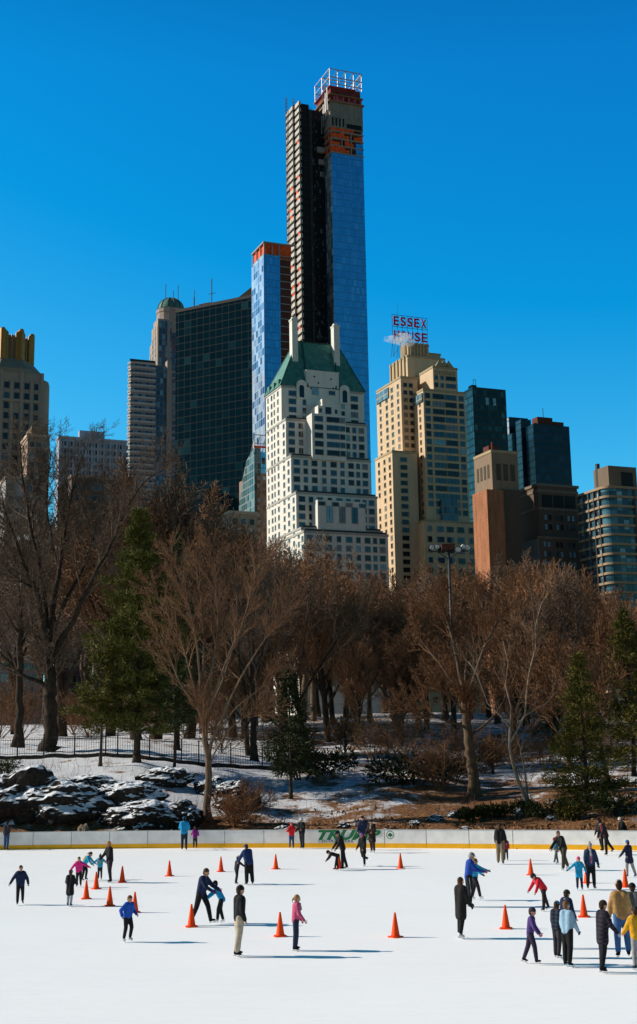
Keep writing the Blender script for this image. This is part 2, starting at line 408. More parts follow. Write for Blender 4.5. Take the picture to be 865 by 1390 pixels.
def rock(px, Y, w_, d_, h_, seed, label, mat=None, group=None, sink=.25, rough=.32, name='rock'):
    x_ = at(px, 1100, Y).x; Y = yb(x_) + max(.75, Y - 83.0); p = on_ground(px, Y); bm = bmesh.new(); bmesh.ops.create_icosphere(bm, subdivisions=5, radius=1.0)
    for v in bm.verts:
        c = v.co.copy(); f = 1.0
        q = c*1.3 + Vector((seed*7.1, seed*3.3, seed*1.7))
        f += rough*noise.noise(q) + rough*.5*noise.noise(q*2.3) + rough*.28*noise.noise(q*5.1) + rough*.14*noise.noise(q*11)
        f += rough*.35*(1-2*abs(noise.noise(q*1.7 + Vector((9, 2, 5)))))
        f *= .88
        c = c*f
        c.z = max(c.z, -0.5); v.co = Vector((c.x*w_/2, c.y*d_/2, c.z*h_*.8))
    me = bpy.data.meshes.new(name); bm.to_mesh(me); bm.free(); me.materials.append(mat or M_rock)
    o = link_mesh(name, me); o.location = (p.x, p.y, p.z + h_*(.3-sink)); tag(o, label, 'rock', group)
rock(28, 89.0, 8.4, 5.4, 3.0, 1, 'dark rock outcrop at the far left end of the slope above the rink boards', sink=.2)
rock(92, 88.6, 7.0, 4.8, 2.3, 2, 'broad dark rock face behind the tan boulder on the left slope', sink=.2)
rock(172, 89.5, 5.6, 3.2, 1.7, 3, 'long snow-dusted rock ledge under the row of pines', sink=.2)
rock(128, 92.5, 4.6, 2.6, 1.0, 4, 'flat snow-capped ledge high on the left slope', sink=.3)
rock(222, 94.0, 4.4, 2.6, 1.2, 5, 'upper rock ledge left of the fan-shaped bare tree', sink=.3)
rock(205, 87.2, 6.0, 3.6, 1.6, 6, 'low dark rock with snow patches left of the man in the turquoise jacket', sink=.2)
rock(252, 87.0, 2.2, 1.8, 1.5, 7, 'big snow-topped boulder just above the man in the turquoise jacket', sink=.1)
rock(117, 84.2, 0.95, 0.8, 0.95, 8, 'upright tan boulder standing behind the boards on the left', M_tan_rock, sink=-.05, rough=.25)
rock(318, 92.0, 3.6, 2.4, 1.7, 9, 'dark rock among reddish brush right of the fan-shaped tree', sink=.2)
rock(286, 94.0, 2.6, 2.0, 1.2, 10, 'dark snow-flecked rock at the foot of the fan-shaped tree', sink=.2)
rock(387, 84.0, 1.7, 1.1, .85, 11, 'round dark rock behind the boards left of the green lettering', sink=.05)
k_ = 0
for px in (128, 139, 152, 163, 176, 190, 205, 219, 232, 268, 281, 300):
    k_ += 1
    rock(px, 84.0 + .4*math.sin(k_*2.3), .7 + .35*((k_*37) % 10)/10, .7, .45 + .22*((k_*53) % 10)/10, 20+k_, 'small snow-capped stone in the row along the back of the boards', group='small stones behind the boards', sink=.15, rough=.3, name='stone')
for px, Y, s_ in ((588, 90, .8), (612, 91.5, .7), (560, 88, .6), (700, 93, .7), (745, 91, .6), (628, 87, .5), (520, 86, .5), (465, 87.5, .6)):
    k_ += 1
    rock(px, Y, s_*1.5, s_, s_*.6, 40+k_, 'loose stone lying in leaf litter on the slope right of the snowy path', group='stones in the leaf litter', sink=.25, rough=.3, name='stone')
# stone edging of the bed at the right behind the boards
def edging():
    root = empty('stone_edging', on_ground(690, 83), 0, 'low broken stone kerb of the planting bed behind the right boards', 'stone edging')
    mb = MB(); o = root.location
    for i in range(26):
        px = 625 + i*9.5 + rnd.uniform(-2, 2); x_ = at(px, 1125, 79).x; p = Vector((x_, yb(x_) + .9, 0)); p.z = ground_z(p.x, p.y); p = p - o
        l = rnd.uniform(.30, .42); mb.box(p.x-l/2, p.x+l/2, p.y-.14, p.y+.14, p.z-.2, p.z+rnd.uniform(.10, .2))
    mb.build('kerb_stones', rough_mat('kerb stone', (0.2, 0.16, 0.12), .9, .4, 5, .4), root)
edging()

# ------------------------------------------------------------------ iron fences on the hill
M_iron = rough_mat('black iron', (0.012, 0.012, 0.013), .55, .2, 6, 0, .4)
M_wall = rough_mat('shaded stone kerb', (0.03, 0.027, 0.025), .9, .3, 3, .4)  # shade on the wall's near side put into the stone colour
def fence(pts, label, wall_label=None):
    P = [on_ground(px, Y) for px, Y in pts]; o = P[0].copy()
    root = empty('iron_fence', o, 0, label, 'fence')
    pk = MB(); rl = MB()
    wl = MB() if wall_label else None
    acc = 0
    for a, b_ in zip(P, P[1:]):
        L_ = (b_-a).length; n = int(L_/.2)
        prev = None
        for i in range(n+1):
            q = a.lerp(b_, i/max(n, 1)); q = Vector((q.x, q.y, ground_z(q.x, q.y))) - o
            if wl: q.z += .28
            if i % 13 == 0:
                pm = MB(); pm.box(q.x-.05, q.x+.05, q.y-.05, q.y+.05, q.z-.2, q.z+1.55); pm.lathe([(.02, 0), (.07, .04), (.07, .09), (.0, .15)], (q.x, q.y, q.z+1.55), 8)
                pm.build('post', M_iron, root)
            else: pk.tube([q+Vector((0, 0, .05)), q+Vector((0, 0, 1.42))], .014, 3)
            if prev is not None:
                for h in (.15, 1.25): rl.tube([prev+Vector((0, 0, h)), q+Vector((0, 0, h))], .022, 4, cap=False)
                if wl: 
                    d = (q-prev).normalized(); s_ = Vector((-d.y, d.x, 0))*.2
                    A, B = prev - Vector((0, 0, .28)), q - Vector((0, 0, .28))
                    wl.poly([A-s_-Vector((0,0,.5)), B-s_-Vector((0,0,.5)), B-s_+Vector((0,0,.28)), A-s_+Vector((0,0,.28))])
                    wl.poly([A-s_+Vector((0,0,.28)), B-s_+Vector((0,0,.28)), B+s_+Vector((0,0,.28)), A+s_+Vector((0,0,.28))])
                    wl.poly([B+s_-Vector((0,0,.5)), A+s_-Vector((0,0,.5)), A+s_+Vector((0,0,.28)), B+s_+Vector((0,0,.28))])
            prev = q
    tag(pk.build('picket', M_iron, root), kind='stuff'); rl.build('rail', M_iron, root)
    if wl:
        w_ = wl.build('low_wall', M_wall); w_.location = o; tag(w_, wall_label, 'low wall')
fence([(-60, 112), (60, 111), (160, 110), (270, 109.5), (385, 112)], 'black iron picket fence along the snowy terrace on the left', 'low shaded stone wall under the left picket fence')
fence([(560, 122), (650, 121), (760, 121), (870, 124), (930, 125)], 'black iron picket fence on the right slope behind the birch')

# ------------------------------------------------------------------ traffic cones
def cone_mat():
    m, nt, b = new_mat('cone orange'); L = nt.links.new
    tc = nd(nt, 'ShaderNodeTexCoord'); n = nd(nt, 'ShaderNodeTexNoise', _Scale=9.0, _Detail=4.0); L(tc.outputs['Object'], n.inputs['Vector'])
    cr = nd(nt, 'ShaderNodeValToRGB'); L(n.outputs['Fac'], cr.inputs['Fac'])
    cr.color_ramp.elements[0].color = (0.90, 0.060, 0.006, 1); cr.color_ramp.elements[1].color = (1.0, 0.095, 0.008, 1)
    L(cr.outputs[0], b.inputs['Base Color']); b.inputs['Roughness'].default_value = .6; b.inputs['Specular IOR Level'].default_value = .15; return m
M_cone = cone_mat()
CONES = [(117, 1221.5, 'beside the girl in the black coat and pink hat'), (130.5, 1208, 'below the child in the turquoise jacket and white hat'), (149, 1231, 'nearest of the left cluster of five'),
 (166, 1199, 'right of the woman with long orange hair'), (183, 1240, 'half hidden behind the boy in the blue jacket'), (230, 1190.5, 'alone on open ice left of centre near the far boards'),
 (260, 1259.5, 'left of the helper in the navy jacket'), (300, 1184.5, 'left of the child in the white knit hat'), (374.5, 1181, 'in front of the boards below the person in the red jacket'),
 (460.5, 1180, 'behind the bending child under the green lettering'), (380.5, 1272.5, 'left of the girl in the pink jacket'), (537, 1273.5, 'alone in the front middle of the ice'),
 (544, 1180, 'right of the woman in the brown coat'), (687, 1262, 'right of the woman in the long black coat'), (721, 1189, 'above the child in the red jacket'),
 (793, 1246, 'behind the man in the dark quilted jacket'), (797, 1200, 'between the turquoise child and the woman holding its hand'), (849.5, 1205.5, 'above the striped hat of the man in the tan jacket'), (841.5, 1226, 'directly behind the man in the tan jacket')]
def make_cone():
    root = empty('traffic_cone', (0, 0, 0), 0, 'x', 'traffic cone', 'orange cones on the ice')
    b = MB(); s = .19; c = .05
    pl = [(-s+c, -s), (s-c, -s), (s, -s+c), (s, s-c), (s-c, s), (-s+c, s), (-s, s-c), (-s, -s+c)]
    b.prism(pl, 0.0, .035); b.build('base', M_cone, root)
    k = MB(); k.lathe([(.145, .035), (.140, .055), (.128, .075), (.030, .70), (.024, .712), (.012, .715)], n=20); k.build('cone', M_cone, root, True); return root
_c0 = make_cone()
for i, (px, py, lab) in enumerate(CONES):
    o = _c0 if i == 0 else copy_tree(_c0)
    o['label'] = 'orange traffic cone ' + lab; p = on_ice(px, py - 1.0); o.location = p; o.rotation_euler = (0, 0, rnd.uniform(0, 1.5))

# ------------------------------------------------------------------ floodlight masts
M_steel = rough_mat('dark steel', (0.03, 0.026, 0.024), .55, .2, 4, 0, .4); M_rust = rough_mat('rusty box', (0.13, 0.04, 0.025), .8, .3, 4)
M_lens = rough_mat('lamp lens', (0.62, 0.64, 0.62), .15, .06, 3, 0, .6)
def floodlight(root, c, d, r=.30, mat=None):
    c = Vector(c); d = Vector(d).normalized(); b = MB(); b.tube([c - d*.36, c - d*.3, c - d*.1, c + d*.08], [.1, .16, r*.92, r], 14)
    b.tube([c - d*.15, c - d*.15 + Vector((0, 0, .55 if c.z < 0 else -.45))], .03, 6)
    h = b.build('floodlight', mat or M_steel, root, False)
    l = MB(); l.tube([c + d*.085, c + d*.13, c + d*.15], [r*.94, r*.75, r*.3], 14); l.build('lens', M_lens, h, True)
def mast(px, Y, ytop, label, heads, box=True, arm=2.0):
    g = on_ground(px, Y); top = at(px, ytop, Y).z; H = top - g.z
    root = empty('floodlight_mast', g, 0, label, 'light mast')
    p = MB(); p.tube([(0, 0, -.3), (0, 0, H*.5), (0, 0, H)], [.2, .16, .12], 12); p.build('pole', M_steel, root, True)
    a = MB(); a.tube([(-arm, 0, H-.25), (arm, 0, H-.25)], .06, 8); a.tube([(-arm*.6, 0, H-.25), (0, 0, H-1.1)], .04, 6); a.tube([(arm*.6, 0, H-.25), (0, 0, H-1.1)], .04, 6)
    a.build('crossarm', M_steel, root)
    for x, dz, r in heads: floodlight(root, (x, -.25, H+dz), (rnd.uniform(-.3, .3), -1, -.55), r)
    if box:
        b = MB(); b.box(-.72, .62, -.32, .32, H-.12, H+.42); b.box(-.76, .66, -.36, .36, H+.42, H+.50); b.build('control_box', M_rust, root)
mast(618.5, 138, 745, 'tall dark floodlight mast with a rusty box rising above the brown trees on the right', [(-1.75, .15, .28), (-1.2, .2, .26), (.95, -.1, .34), (1.5, .2, .28), (1.95, .1, .3)])
mast(23, 135, 731, 'floodlight mast with two round white lamps among the branches at the far left', [(-.50, .18, .40), (.55, .12, .40)], False, .9)
# ------------------------------------------------------------------ people
def remesh(mb, vox, smooth=4):
    me = mb.mesh('tmp', M_bladem); o = bpy.data.objects.new('tmp', me); COL.objects.link(o)
    m = o.modifiers.new('r', 'REMESH'); m.mode = 'VOXEL'; m.voxel_size = vox; s = o.modifiers.new('s', 'SMOOTH'); s.factor = .5; s.iterations = smooth
    dg = bpy.context.evaluated_depsgraph_get(); dg.update(); ev = o.evaluated_get(dg); em = ev.to_mesh()
    out = MB(); out.v = [tuple(v.co) for v in em.vertices]; out.f = [tuple(p.vertices) for p in em.polygons]; out.m = [0]*len(out.f)
    ev.to_mesh_clear(); bpy.data.objects.remove(o); bpy.data.meshes.remove(me); return out
def cloth(col, quilt=False):
    key = ('cloth', tuple(col), quilt)
    if key in _mc: return _mc[key]
    m, nt, b = new_mat('fabric'); L = nt.links.new; tc = nd(nt, 'ShaderNodeTexCoord'); n = nd(nt, 'ShaderNodeTexNoise', _Scale=9.0, _Detail=6.0, _Roughness=.65); L(tc.outputs['Object'], n.inputs['Vector'])
    mr = nd(nt, 'ShaderNodeMapRange'); mr.inputs['From Min'].default_value = .3; mr.inputs['From Max'].default_value = .7; mr.inputs['To Min'].default_value = .68; mr.inputs['To Max'].default_value = 1.25; L(n.outputs['Fac'], mr.inputs['Value'])
    sc = nd(nt, 'ShaderNodeVectorMath', operation='SCALE'); sc.inputs[0].default_value = col; L(mr.outputs[0], sc.inputs['Scale']); L(sc.outputs[0], b.inputs['Base Color'])
    b.inputs['Roughness'].default_value = .8; b.inputs['Specular IOR Level'].default_value = .2
    bp = nd(nt, 'ShaderNodeBump', _Strength=.8, _Distance=.03)
    if quilt:
        w_ = nd(nt, 'ShaderNodeTexWave', _Scale=3.2, bands_direction='Z', _Distortion=.6); L(tc.outputs['Object'], w_.inputs['Vector']); L(w_.outputs['Fac'], bp.inputs['Height'])
    else: L(n.outputs['Fac'], bp.inputs['Height'])
    L(bp.outputs[0], b.inputs['Normal']); _mc[key] = m; return m
M_skin = rough_mat('skin', (.50, .27, .18), .6, .1, 12); M_eye = rough_mat('eye', (.02, .015, .012), .3, .1, 5); M_mouth = rough_mat('mouth', (.30, .09, .07), .6, .1, 5)
M_bladem = rough_mat('skate blade', (.55, .56, .58), .3, .1, 5, 0, .5, .8)
BLK = (.010, .010, .012); CHAR = (.03, .03, .035); NAVY = (.012, .022, .065); JEAN = (.03, .07, .16); TURQ = (.012, .26, .52); BLUE = (.012, .07, .36); WHT = (.72, .72, .74)
BRN = (.06, .030, .016); DBRN = (.022, .012, .008); BLOND = (.34, .20, .08); GREY = (.30, .30, .31)
def rotv(v, ax, deg): return Matrix.Rotation(R(deg), 3, ax) @ v
def person(px, py, H, face, label, lean=4, side=0, head=(6, 0), la=(6, 9, 18), ra=(6, 9, 18), ll=(4, 3, 8), rl=(-6, 3, 6), top=(BLK, 'jacket'), bot=BLK, hair=('short', BRN), hat=None, skate=BLK, glove=None, kid=None, hood=None, extra=(), pos=None, wear_skates=True, slim=1.0, quilt=False, loose=1.0):
    kid = (H < 1.46) if kid is None else kid; hk = 1.09 + (max(0, 1.62-H)*.38 if kid else 0); X, Yv, Z = Vector((1, 0, 0)), Vector((0, 1, 0)), Vector((0, 0, 1))
    T = rotv(rotv(Z, 'X', -lean), 'Y', side).normalized(); P = Vector((0, 0, .53*H)); hx = .048*H; sx = .105*H*slim
    bX = (X - T*X.dot(T)).normalized(); bF = T.cross(bX)*-1
    if bF.y < 0: bF = -bF
    Sc = P + T*.285*H
    def limb(a, s_, l1, l2, k):
        p, ab, be = a[:3]; inn = a[3] if len(a) > 3 else ab*.4
        d1 = Vector((s_*math.sin(R(ab)), math.cos(R(ab))*math.sin(R(p)), -math.cos(R(ab))*math.cos(R(p)))); q = p + k*be
        d2 = Vector((s_*math.sin(R(inn)), math.cos(R(inn))*math.sin(R(q)), -math.cos(R(inn))*math.cos(R(q)))); return d1*l1*H, d2*l2*H
    arms = []; legs = []
    for s_, a in ((-1, la), (1, ra)):
        sh = Sc + bX*s_*sx; d1, d2 = limb(a, s_, .168, .148, 1); arms.append((sh, sh+d1, sh+d1+d2, d2.normalized(), s_))
    for s_, a in ((-1, ll), (1, rl)):
        hp = P + bX*s_*hx; d1, d2 = limb(a, s_, .245, .225, -1); legs.append((hp, hp+d1, hp+d1+d2, d2.normalized(), s_))
    hd = rotv(rotv(Z, 'X', -lean*.75 - head[0]), 'Y', side*.5).normalized(); Nk = P + T*.312*H; hc = Nk + hd*.088*H*(.55+.45*hk)
    hx_ = rotv(X, 'Z', head[1]); hx_ = (hx_ - hd*hx_.dot(hd)).normalized(); hy = hd.cross(hx_).normalized()
    if hy.dot(rotv(Yv, 'Z', head[1])) < 0: hy = -hy
    HR = Matrix((hx_, hy, hd)).transposed(); hp_ = lambda x, y, z: hc + HR @ Vector((x, y, z))*H*hk
    # body
    b = MB(); b.ell(hp_(0, -.004, .006), .042*H*hk, .052*H*hk, .060*H*hk, HR, 16, 12); b.ell(hp_(0, .010, -.030), .033*H*hk, .040*H*hk, .034*H*hk, HR, 14, 8)
    b.caps(hp_(0, .046, .004), hp_(0, .058, -.012), .007*H*hk, .0095*H*hk, 8)
    for s_ in (-1, 1): b.ell(hp_(s_*.043, -.004, -.004), .008*H*hk, .012*H*hk, .017*H*hk, HR, 8, 6)
    b.caps(hc - hd*.04*H, Nk - T*.03*H, .030*H, .036*H)
    for s_ in (-1, 1): b.caps(P + bX*s_*.038*H, Sc + bX*s_*.060*H - T*.02*H, .058*H*slim, .062*H*slim, 12)
    for sh, el, wr, d, s_ in arms:
        b.caps(sh, el, .030*H, .024*H); b.caps(el, wr, .024*H, .016*H); b.ell(wr + d*.030*H, .020*H, .012*H, .032*H, Matrix((frame(d)[0], frame(d)[1], d)).transposed(), 10, 8)
    for hp, kn, an, d, s_ in legs: b.caps(hp, kn, .052*H*slim, .034*H); b.caps(kn, an, .034*H, .021*H); b.caps(an, an + d*.02*H, .02*H, .02*H)
    B = remesh(b, .0115*H)
    def fingers(mb, wr, d, s_, k=1.0):
        fx, fy = frame(d); pal = wr + d*.045*H; 
        if fx.dot(X*s_) < 0: fx = -fx
        for i, (o, l) in enumerate(((-.014, .030), (-.005, .036), (.004, .034), (.013, .026))):
            a = pal + fy*o*H; c = a + (d*.8 + fx*-.25).normalized()*l*.55*H; e = c + (d*.55 - fx*.7).normalized()*l*.5*H
            mb.caps(a, c, .0055*H*k, .005*H*k, 6, 0, 2); mb.caps(c, e, .005*H*k, .0042*H*k, 6, 0, 2)
        a = wr + d*.02*H - fy*.014*H; c = a + (d*.55 - fy*.75).normalized()*.026*H; mb.caps(a, c, .0065*H*k, .0055*H*k, 6, 0, 2); mb.caps(c, c + (d*.85 - fy*.2).normalized()*.018*H, .0055*H*k, .0045*H*k, 6, 0, 2)
    for sh, el, wr, d, s_ in arms: fingers(B, wr, d, s_)
    parts = [('body', B, M_skin, True, None)]
    # trousers
    t = MB(); g = .013*H*loose
    for hp, kn, an, d, s_ in legs: t.caps(hp + T*.03*H, kn, .056*H*slim + g, .036*H + g); t.caps(kn, an - d*.005*H, .036*H + g, .026*H + g)
    t.caps(P + bX*.03*H, P - bX*.03*H + T*.02*H, .062*H, .062*H); parts.append(('trousers', remesh(t, .0125*H), cloth(bot), True, None))
    # jacket
    col, kind = top; j = MB(); g = .017*H*(1.4 if kind in ('puffy', 'coat') else 1)
    for s_ in (-1, 1): j.caps(P + bX*s_*.036*H + T*(.0 if kind == 'short' else -.005)*H, Sc + bX*s_*.058*H - T*.015*H, .058*H*slim + g, .060*H*slim + g, 12)
    j.caps(P + T*.08*H + bF*.0*H, Sc - T*.05*H + bF*.01*H, .064*H, .068*H, 12)
    for sh, el, wr, d, s_ in arms: j.caps(sh - bX*s_*.012*H, el, .036*H + g*.8, .029*H + g*.7); j.caps(el, wr - d*.004*H, .029*H + g*.7, .021*H + g*.6)
    j.caps(Nk - T*.03*H, Nk + T*.008*H, .048*H, .040*H)
    if kind in ('coat', 'long'):
        for hp, kn, an, d, s_ in legs: q = hp.lerp(kn, .75 if kind == 'coat' else .45); j.caps(hp - bX*s_*.018*H + T*.02*H, q - bX*s_*.012*H, .062*H + g, .066*H + g, 12)
        j.caps(P, (legs[0][0].lerp(legs[0][1], .6 if kind == 'coat' else .3) + legs[1][0].lerp(legs[1][1], .6 if kind == 'coat' else .3))*.5, .07*H, .075*H, 12)
    if hood == 'down': j.ell(Nk - bF*.045*H + T*.0*H, .055*H, .035*H, .03*H)
    if hood == 'up': 
        j.ell(hp_(0, -.020, .012), .060*H*hk, .058*H*hk, .072*H*hk, HR, 14, 10); j.caps(hp_(0, -.02, -.02), Nk, .05*H*hk, .05*H)
    parts.append(('jacket', remesh(j, .0125*H), cloth(col, quilt), True, None))
    # skates or boots
    for hp, kn, an, d, s_ in legs:
        up = -d; f = (Yv + X*s_*.18); f = (f - up*f.dot(up))
        f = f.normalized() if f.length > .2 else Yv.copy(); sk = MB(); heel = an + d*.035*H - f*.012*H; toe = heel + f*.088*H - up*.004*H
        sk.caps(an + up*.055*H, heel + up*.01*H, .031*H, .027*H, 10); sk.caps(heel, heel + f*.05*H, .026*H, .024*H, 10); sk.caps(heel + f*.04*H, toe, .024*H, .018*H, 10); S = remesh(sk, .010*H, 2)
        bl = None
        if wear_skates:
            bl = MB(); x = f.cross(up).normalized(); z0 = d*.026*H; zb = d*.026*H + d*.030
            for a0, a1, k0, k1, w_ in ((heel - f*.03*H, toe + f*.020*H, .55, 1.0, .0035), (heel - f*.010*H, heel + f*.012*H, 0, .6, .010), (heel + f*.055*H, heel + f*.080*H, 0, .6, .010)):
                c = [a0 + z0*1 + d*.03*k0, a1 + z0*1 + d*.03*k0, a1 + z0 + d*.03*k1, a0 + z0 + d*.03*k1]; n = len(bl.v)
                bl.v += [tuple(q + x*w_) for q in c] + [tuple(q - x*w_) for q in c]
                for q in ((0, 1, 2, 3), (7, 6, 5, 4), (0, 4, 5, 1), (1, 5, 6, 2), (2, 6, 7, 3), (3, 7, 4, 0)): bl.f.append(tuple(n+i for i in q)); bl.m.append(0)
        parts.append(('skate' if wear_skates else 'boot', S, cloth(skate), True, ('blade', bl, M_bladem) if bl else None))
    # hair and hats
    def ellp(mb, c, r_, zmin=-1, n=16, m=8): mb.ell(hp_(*c), r_[0]*H*hk, r_[1]*H*hk, r_[2]*H*hk, HR, n, m, 0, zmin)
    if hair and hood != 'up':
        st, hc_ = hair; h = MB(); tilt = HR @ Matrix.Rotation(R(28), 3, 'X'); h.ell(hp_(0, -.010, .010), .048*H*hk, .057*H*hk, .064*H*hk, tilt, 16, 9, 0, -.12); h.ell(hp_(0, -.022, -.012), .043*H*hk, .040*H*hk, .048*H*hk, HR, 14, 9)
        if st == 'long':
            for s_ in (-1, 0, 1): h.caps(hp_(s_*.030, -.020, -.01), Nk - bF*.045*H + bX*s_*.035*H - T*.07*H, .024*H, .018*H)
        if st == 'pony': h.caps(hp_(0, -.058, .018), hp_(0, -.085, -.03), .014*H, .016*H); h.caps(hp_(0, -.085, -.03), hp_(0, -.075, -.085), .016*H, .006*H)
        parts.append(('hair', remesh(h, .010*H, 2), cloth(hc_), True, None))
    if hat:
        st, c1 = hat[0], hat[1]; c2 = hat[2] if len(hat) > 2 else c1; h = MB(); sub = None
        if st in ('beanie', 'pom'):
            ellp(h, (0, -.004, .016), (.051, .060, .062), .05); k = MB(); k.ell(hp_(0, -.004, .020), .0535*H*hk, .0625*H*hk, .017*H*hk, HR, 18, 6); sub = ('cuff', k, cloth(c2))
            if st == 'pom': h.ell(hp_(0, -.006, .086), .017*H*hk, .017*H*hk, .017*H*hk, HR, 10, 8)
        elif st == 'helmet': ellp(h, (0, -.006, .012), (.056, .066, .066), -.1)
        elif st == 'cap': ellp(h, (0, -.004, .018), (.050, .060, .052), .02); k = MB(); k.ell(hp_(0, .050, .022), .036*H*hk, .034*H*hk, .005*H*hk, HR, 14, 5); sub = ('brim', k, cloth(c2))
        elif st == 'band': h.ell(hp_(0, -.004, .012), .0505*H*hk, .0595*H*hk, .018*H*hk, HR, 18, 6)
        parts.append(('headband' if st == 'band' else 'hat', h, cloth(c1), True, sub))
    if glove:
        for sh, el, wr, d, s_ in arms:
            gm = MB(); gm.caps(wr - d*.012*H, wr + d*.01*H, .022*H, .021*H, 9); gm.ell(wr + d*.032*H, .024*H, .016*H, .036*H, Matrix((frame(d)[0], frame(d)[1], d)).transposed(), 10, 8); fingers(gm, wr, d, s_, 1.5); parts.append(('glove', gm, cloth(glove), True, None))
    if math.sin(R(face + head[1])) < .45:
        for s_ in (-1, 1): e = MB(); e.ell(hp_(s_*.016, .0455, .006), .0062*H*hk, .004*H*hk, .0045*H*hk, HR, 8, 6); parts.append(('eye', e, M_eye, True, None))
        e = MB(); e.ell(hp_(0, .0475, -.034), .012*H*hk, .004*H*hk, .0035*H*hk, HR, 8, 6); parts.append(('mouth', e, M_mouth, True, None))
    for ex in extra:
        e = MB()
        if ex[0] == 'backpack': e.caps(P + T*.12*H - bF*.085*H, P + T*.24*H - bF*.085*H, .055*H, .045*H, 12); nm = 'backpack'
        elif ex[0] == 'scarf': e.ell(Nk + T*.004*H, .062*H, .062*H, .026*H); e.caps(Nk + bF*.06*H, Nk + bF*.085*H - T*.10*H, .022*H, .026*H); nm = 'scarf'
        elif ex[0] == 'front': e.caps(P + T*.05*H + bF*.052*H, P + T*.24*H + bF*.055*H, .038*H, .036*H, 12); nm = 'inner_top'
        elif ex[0] == 'back': e.ell(P + T*ex[2]*H - bF*(.068)*H, ex[3]*H, .018*H, ex[4]*H, None, 12, 8); nm = 'back_print'
        elif ex[0] == 'stripe':
            for hp, kn, an, d, s_ in legs: o_ = bX*s_*.048*H; e.caps(hp + o_*1.15, kn + o_*.82, .016*H, .013*H, 8); e.caps(kn + o_*.82, an + o_*.6, .013*H, .011*H, 8)
            nm = 'side_stripe'
        elif ex[0] == 'sash': e.caps(Sc + bF*.05*H - bX*.03*H, P + bF*.075*H + T*.05*H - bX*.02*H, .024*H, .022*H, 8); e.ell(Nk, .058*H, .058*H, .022*H); nm = 'scarf'
        parts.append((nm, e, cloth(ex[1]), True, None))
    # stand it on the ground
    zmin = min(v[2] for nm, mb, m, s_, sub in parts if nm in ('skate', 'boot') for v in (mb.v + (sub[1].v if sub else [])))
    root = empty('person', (0, 0, 0), 0, label, 'person', 'skaters on the ice' if pos is None else 'walkers on the hill path')
    cx = sum(l[2].x for l in legs)/2; cy = sum(l[2].y for l in legs)/2
    for nm, mb, m, sm, sub in parts:
        sh = lambda mb_: setattr(mb_, 'v', [(x-cx, y-cy, z-zmin) for x, y, z in mb_.v])
        sh(mb); o = mb.build(nm, m, root, sm)
        if sub: sh(sub[1]); sub[1].build(sub[0], sub[2], o, False)
    root.location = pos if pos is not None else on_ice(px, py); root.rotation_euler = (0, 0, R(face - 90)); return root

S_ = ('beanie',)
person(8, 1154.5, 1.72, 80, 'person in a dark jacket and blue jeans holding the boards at the far left edge', ra=(55, 45, 10, 30), top=(CHAR, 'jacket'), bot=JEAN, hair=('short', DBRN))
person(27, 1228.5, 1.40, 285, 'boy in a navy jacket skating alone at the left, arms held out', la=(10, 26, 12), ra=(5, 34, 8, 30), ll=(-14, 5, 10), rl=(12, 4, 6), top=(NAVY, 'puffy'), hair=('short', DBRN))
person(94, 1231, 1.26, 75, 'girl in a black coat, pale leggings and pink hat, seen from behind', la=(10, 14, 50), ra=(10, 10, 55), top=(BLK, 'coat'), bot=(.34, .37, .42), hat=('beanie', (.55, .12, .32)), skate=BLK)
person(107, 1204.5, 1.20, 272, 'small girl in a bright pink jacket with both arms spread', la=(12, 58, 6, 60), ra=(10, 38, 8, 34), ll=(14, 4, 30), rl=(-4, 4, 12), top=((.72, .03, .24), 'puffy'), hair=('long', BRN))
person(114, 1196, 1.30, 350, 'girl with a brown ponytail bending forward in a turquoise jacket with a yellow backpack', lean=34, head=(14, 0), la=(34, 8, 20), ra=(30, 8, 20), ll=(18, 3, 26), rl=(2, 3, 14), top=((.03, .34, .52), 'jacket'), hair=('pony', BRN), extra=(('backpack', (.70, .36, .03)),))
person(135.5, 1194.5, 1.06, 95, 'toddler in a turquoise jacket with a yellow back print and white hat', la=(4, 50, 4, 52), ra=(6, 48, 4, 50), top=((.05, .38, .56), 'puffy'), hat=('pom', WHT), extra=(('back', (.62, .58, .10), .16, .035, .06),), bot=CHAR)
person(150, 1198.5, 1.74, 215, 'woman with long orange hair in a black jacket beside the toddler', la=(16, 12, 20), ra=(26, 12, 18), ll=(8, 3, 14), rl=(-4, 3, 6), lean=6, top=(BLK, 'jacket'), bot=(.03, .02, .03), hair=('long', (.52, .20, .04)), hood='down')
person(172.5, 1279, 1.28, 318, 'boy in a royal blue jacket with tousled brown hair skating in front', lean=12, la=(-24, 26, 70, 5), ra=(-28, 34, 60, 10), ll=(18, 5, 34), rl=(6, 4, 20), top=((.012, .08, .42), 'puffy'), hair=('short', (.13, .06, .025)), skate=(.40, .40, .42))
person(250, 1154.5, 1.90, 92, 'tall man in a turquoise hooded jacket standing at the boards with his back turned', la=(22, 14, 50, -5), ra=(22, 14, 50, -5), top=((.012, .27, .55), 'puffy'), bot=(.02, .03, .06), hair=('short', DBRN), hat=('beanie', (.012, .22, .45)), hood='down')
person(265, 1152, 1.24, 100, 'child in a purple jacket leaning on the boards', la=(30, 14, 40), ra=(20, 20, 30), top=((.22, .02, .20), 'puffy'), hat=('beanie', (.10, .02, .12)), bot=CHAR)
person(273, 1256, 1.77, 338, 'skating helper in a navy jacket with white back lettering leaning to a boy', lean=14, head=(16, 0), la=(38, 8, 22), ra=(34, 6, 26, -10), ll=(28, 4, 16), rl=(-14, 5, 10), top=(NAVY, 'jacket'), hair=('short', BRN), glove=(.10, .02, .06), extra=(('back', (.45, .46, .50), .22, .06, .022),))
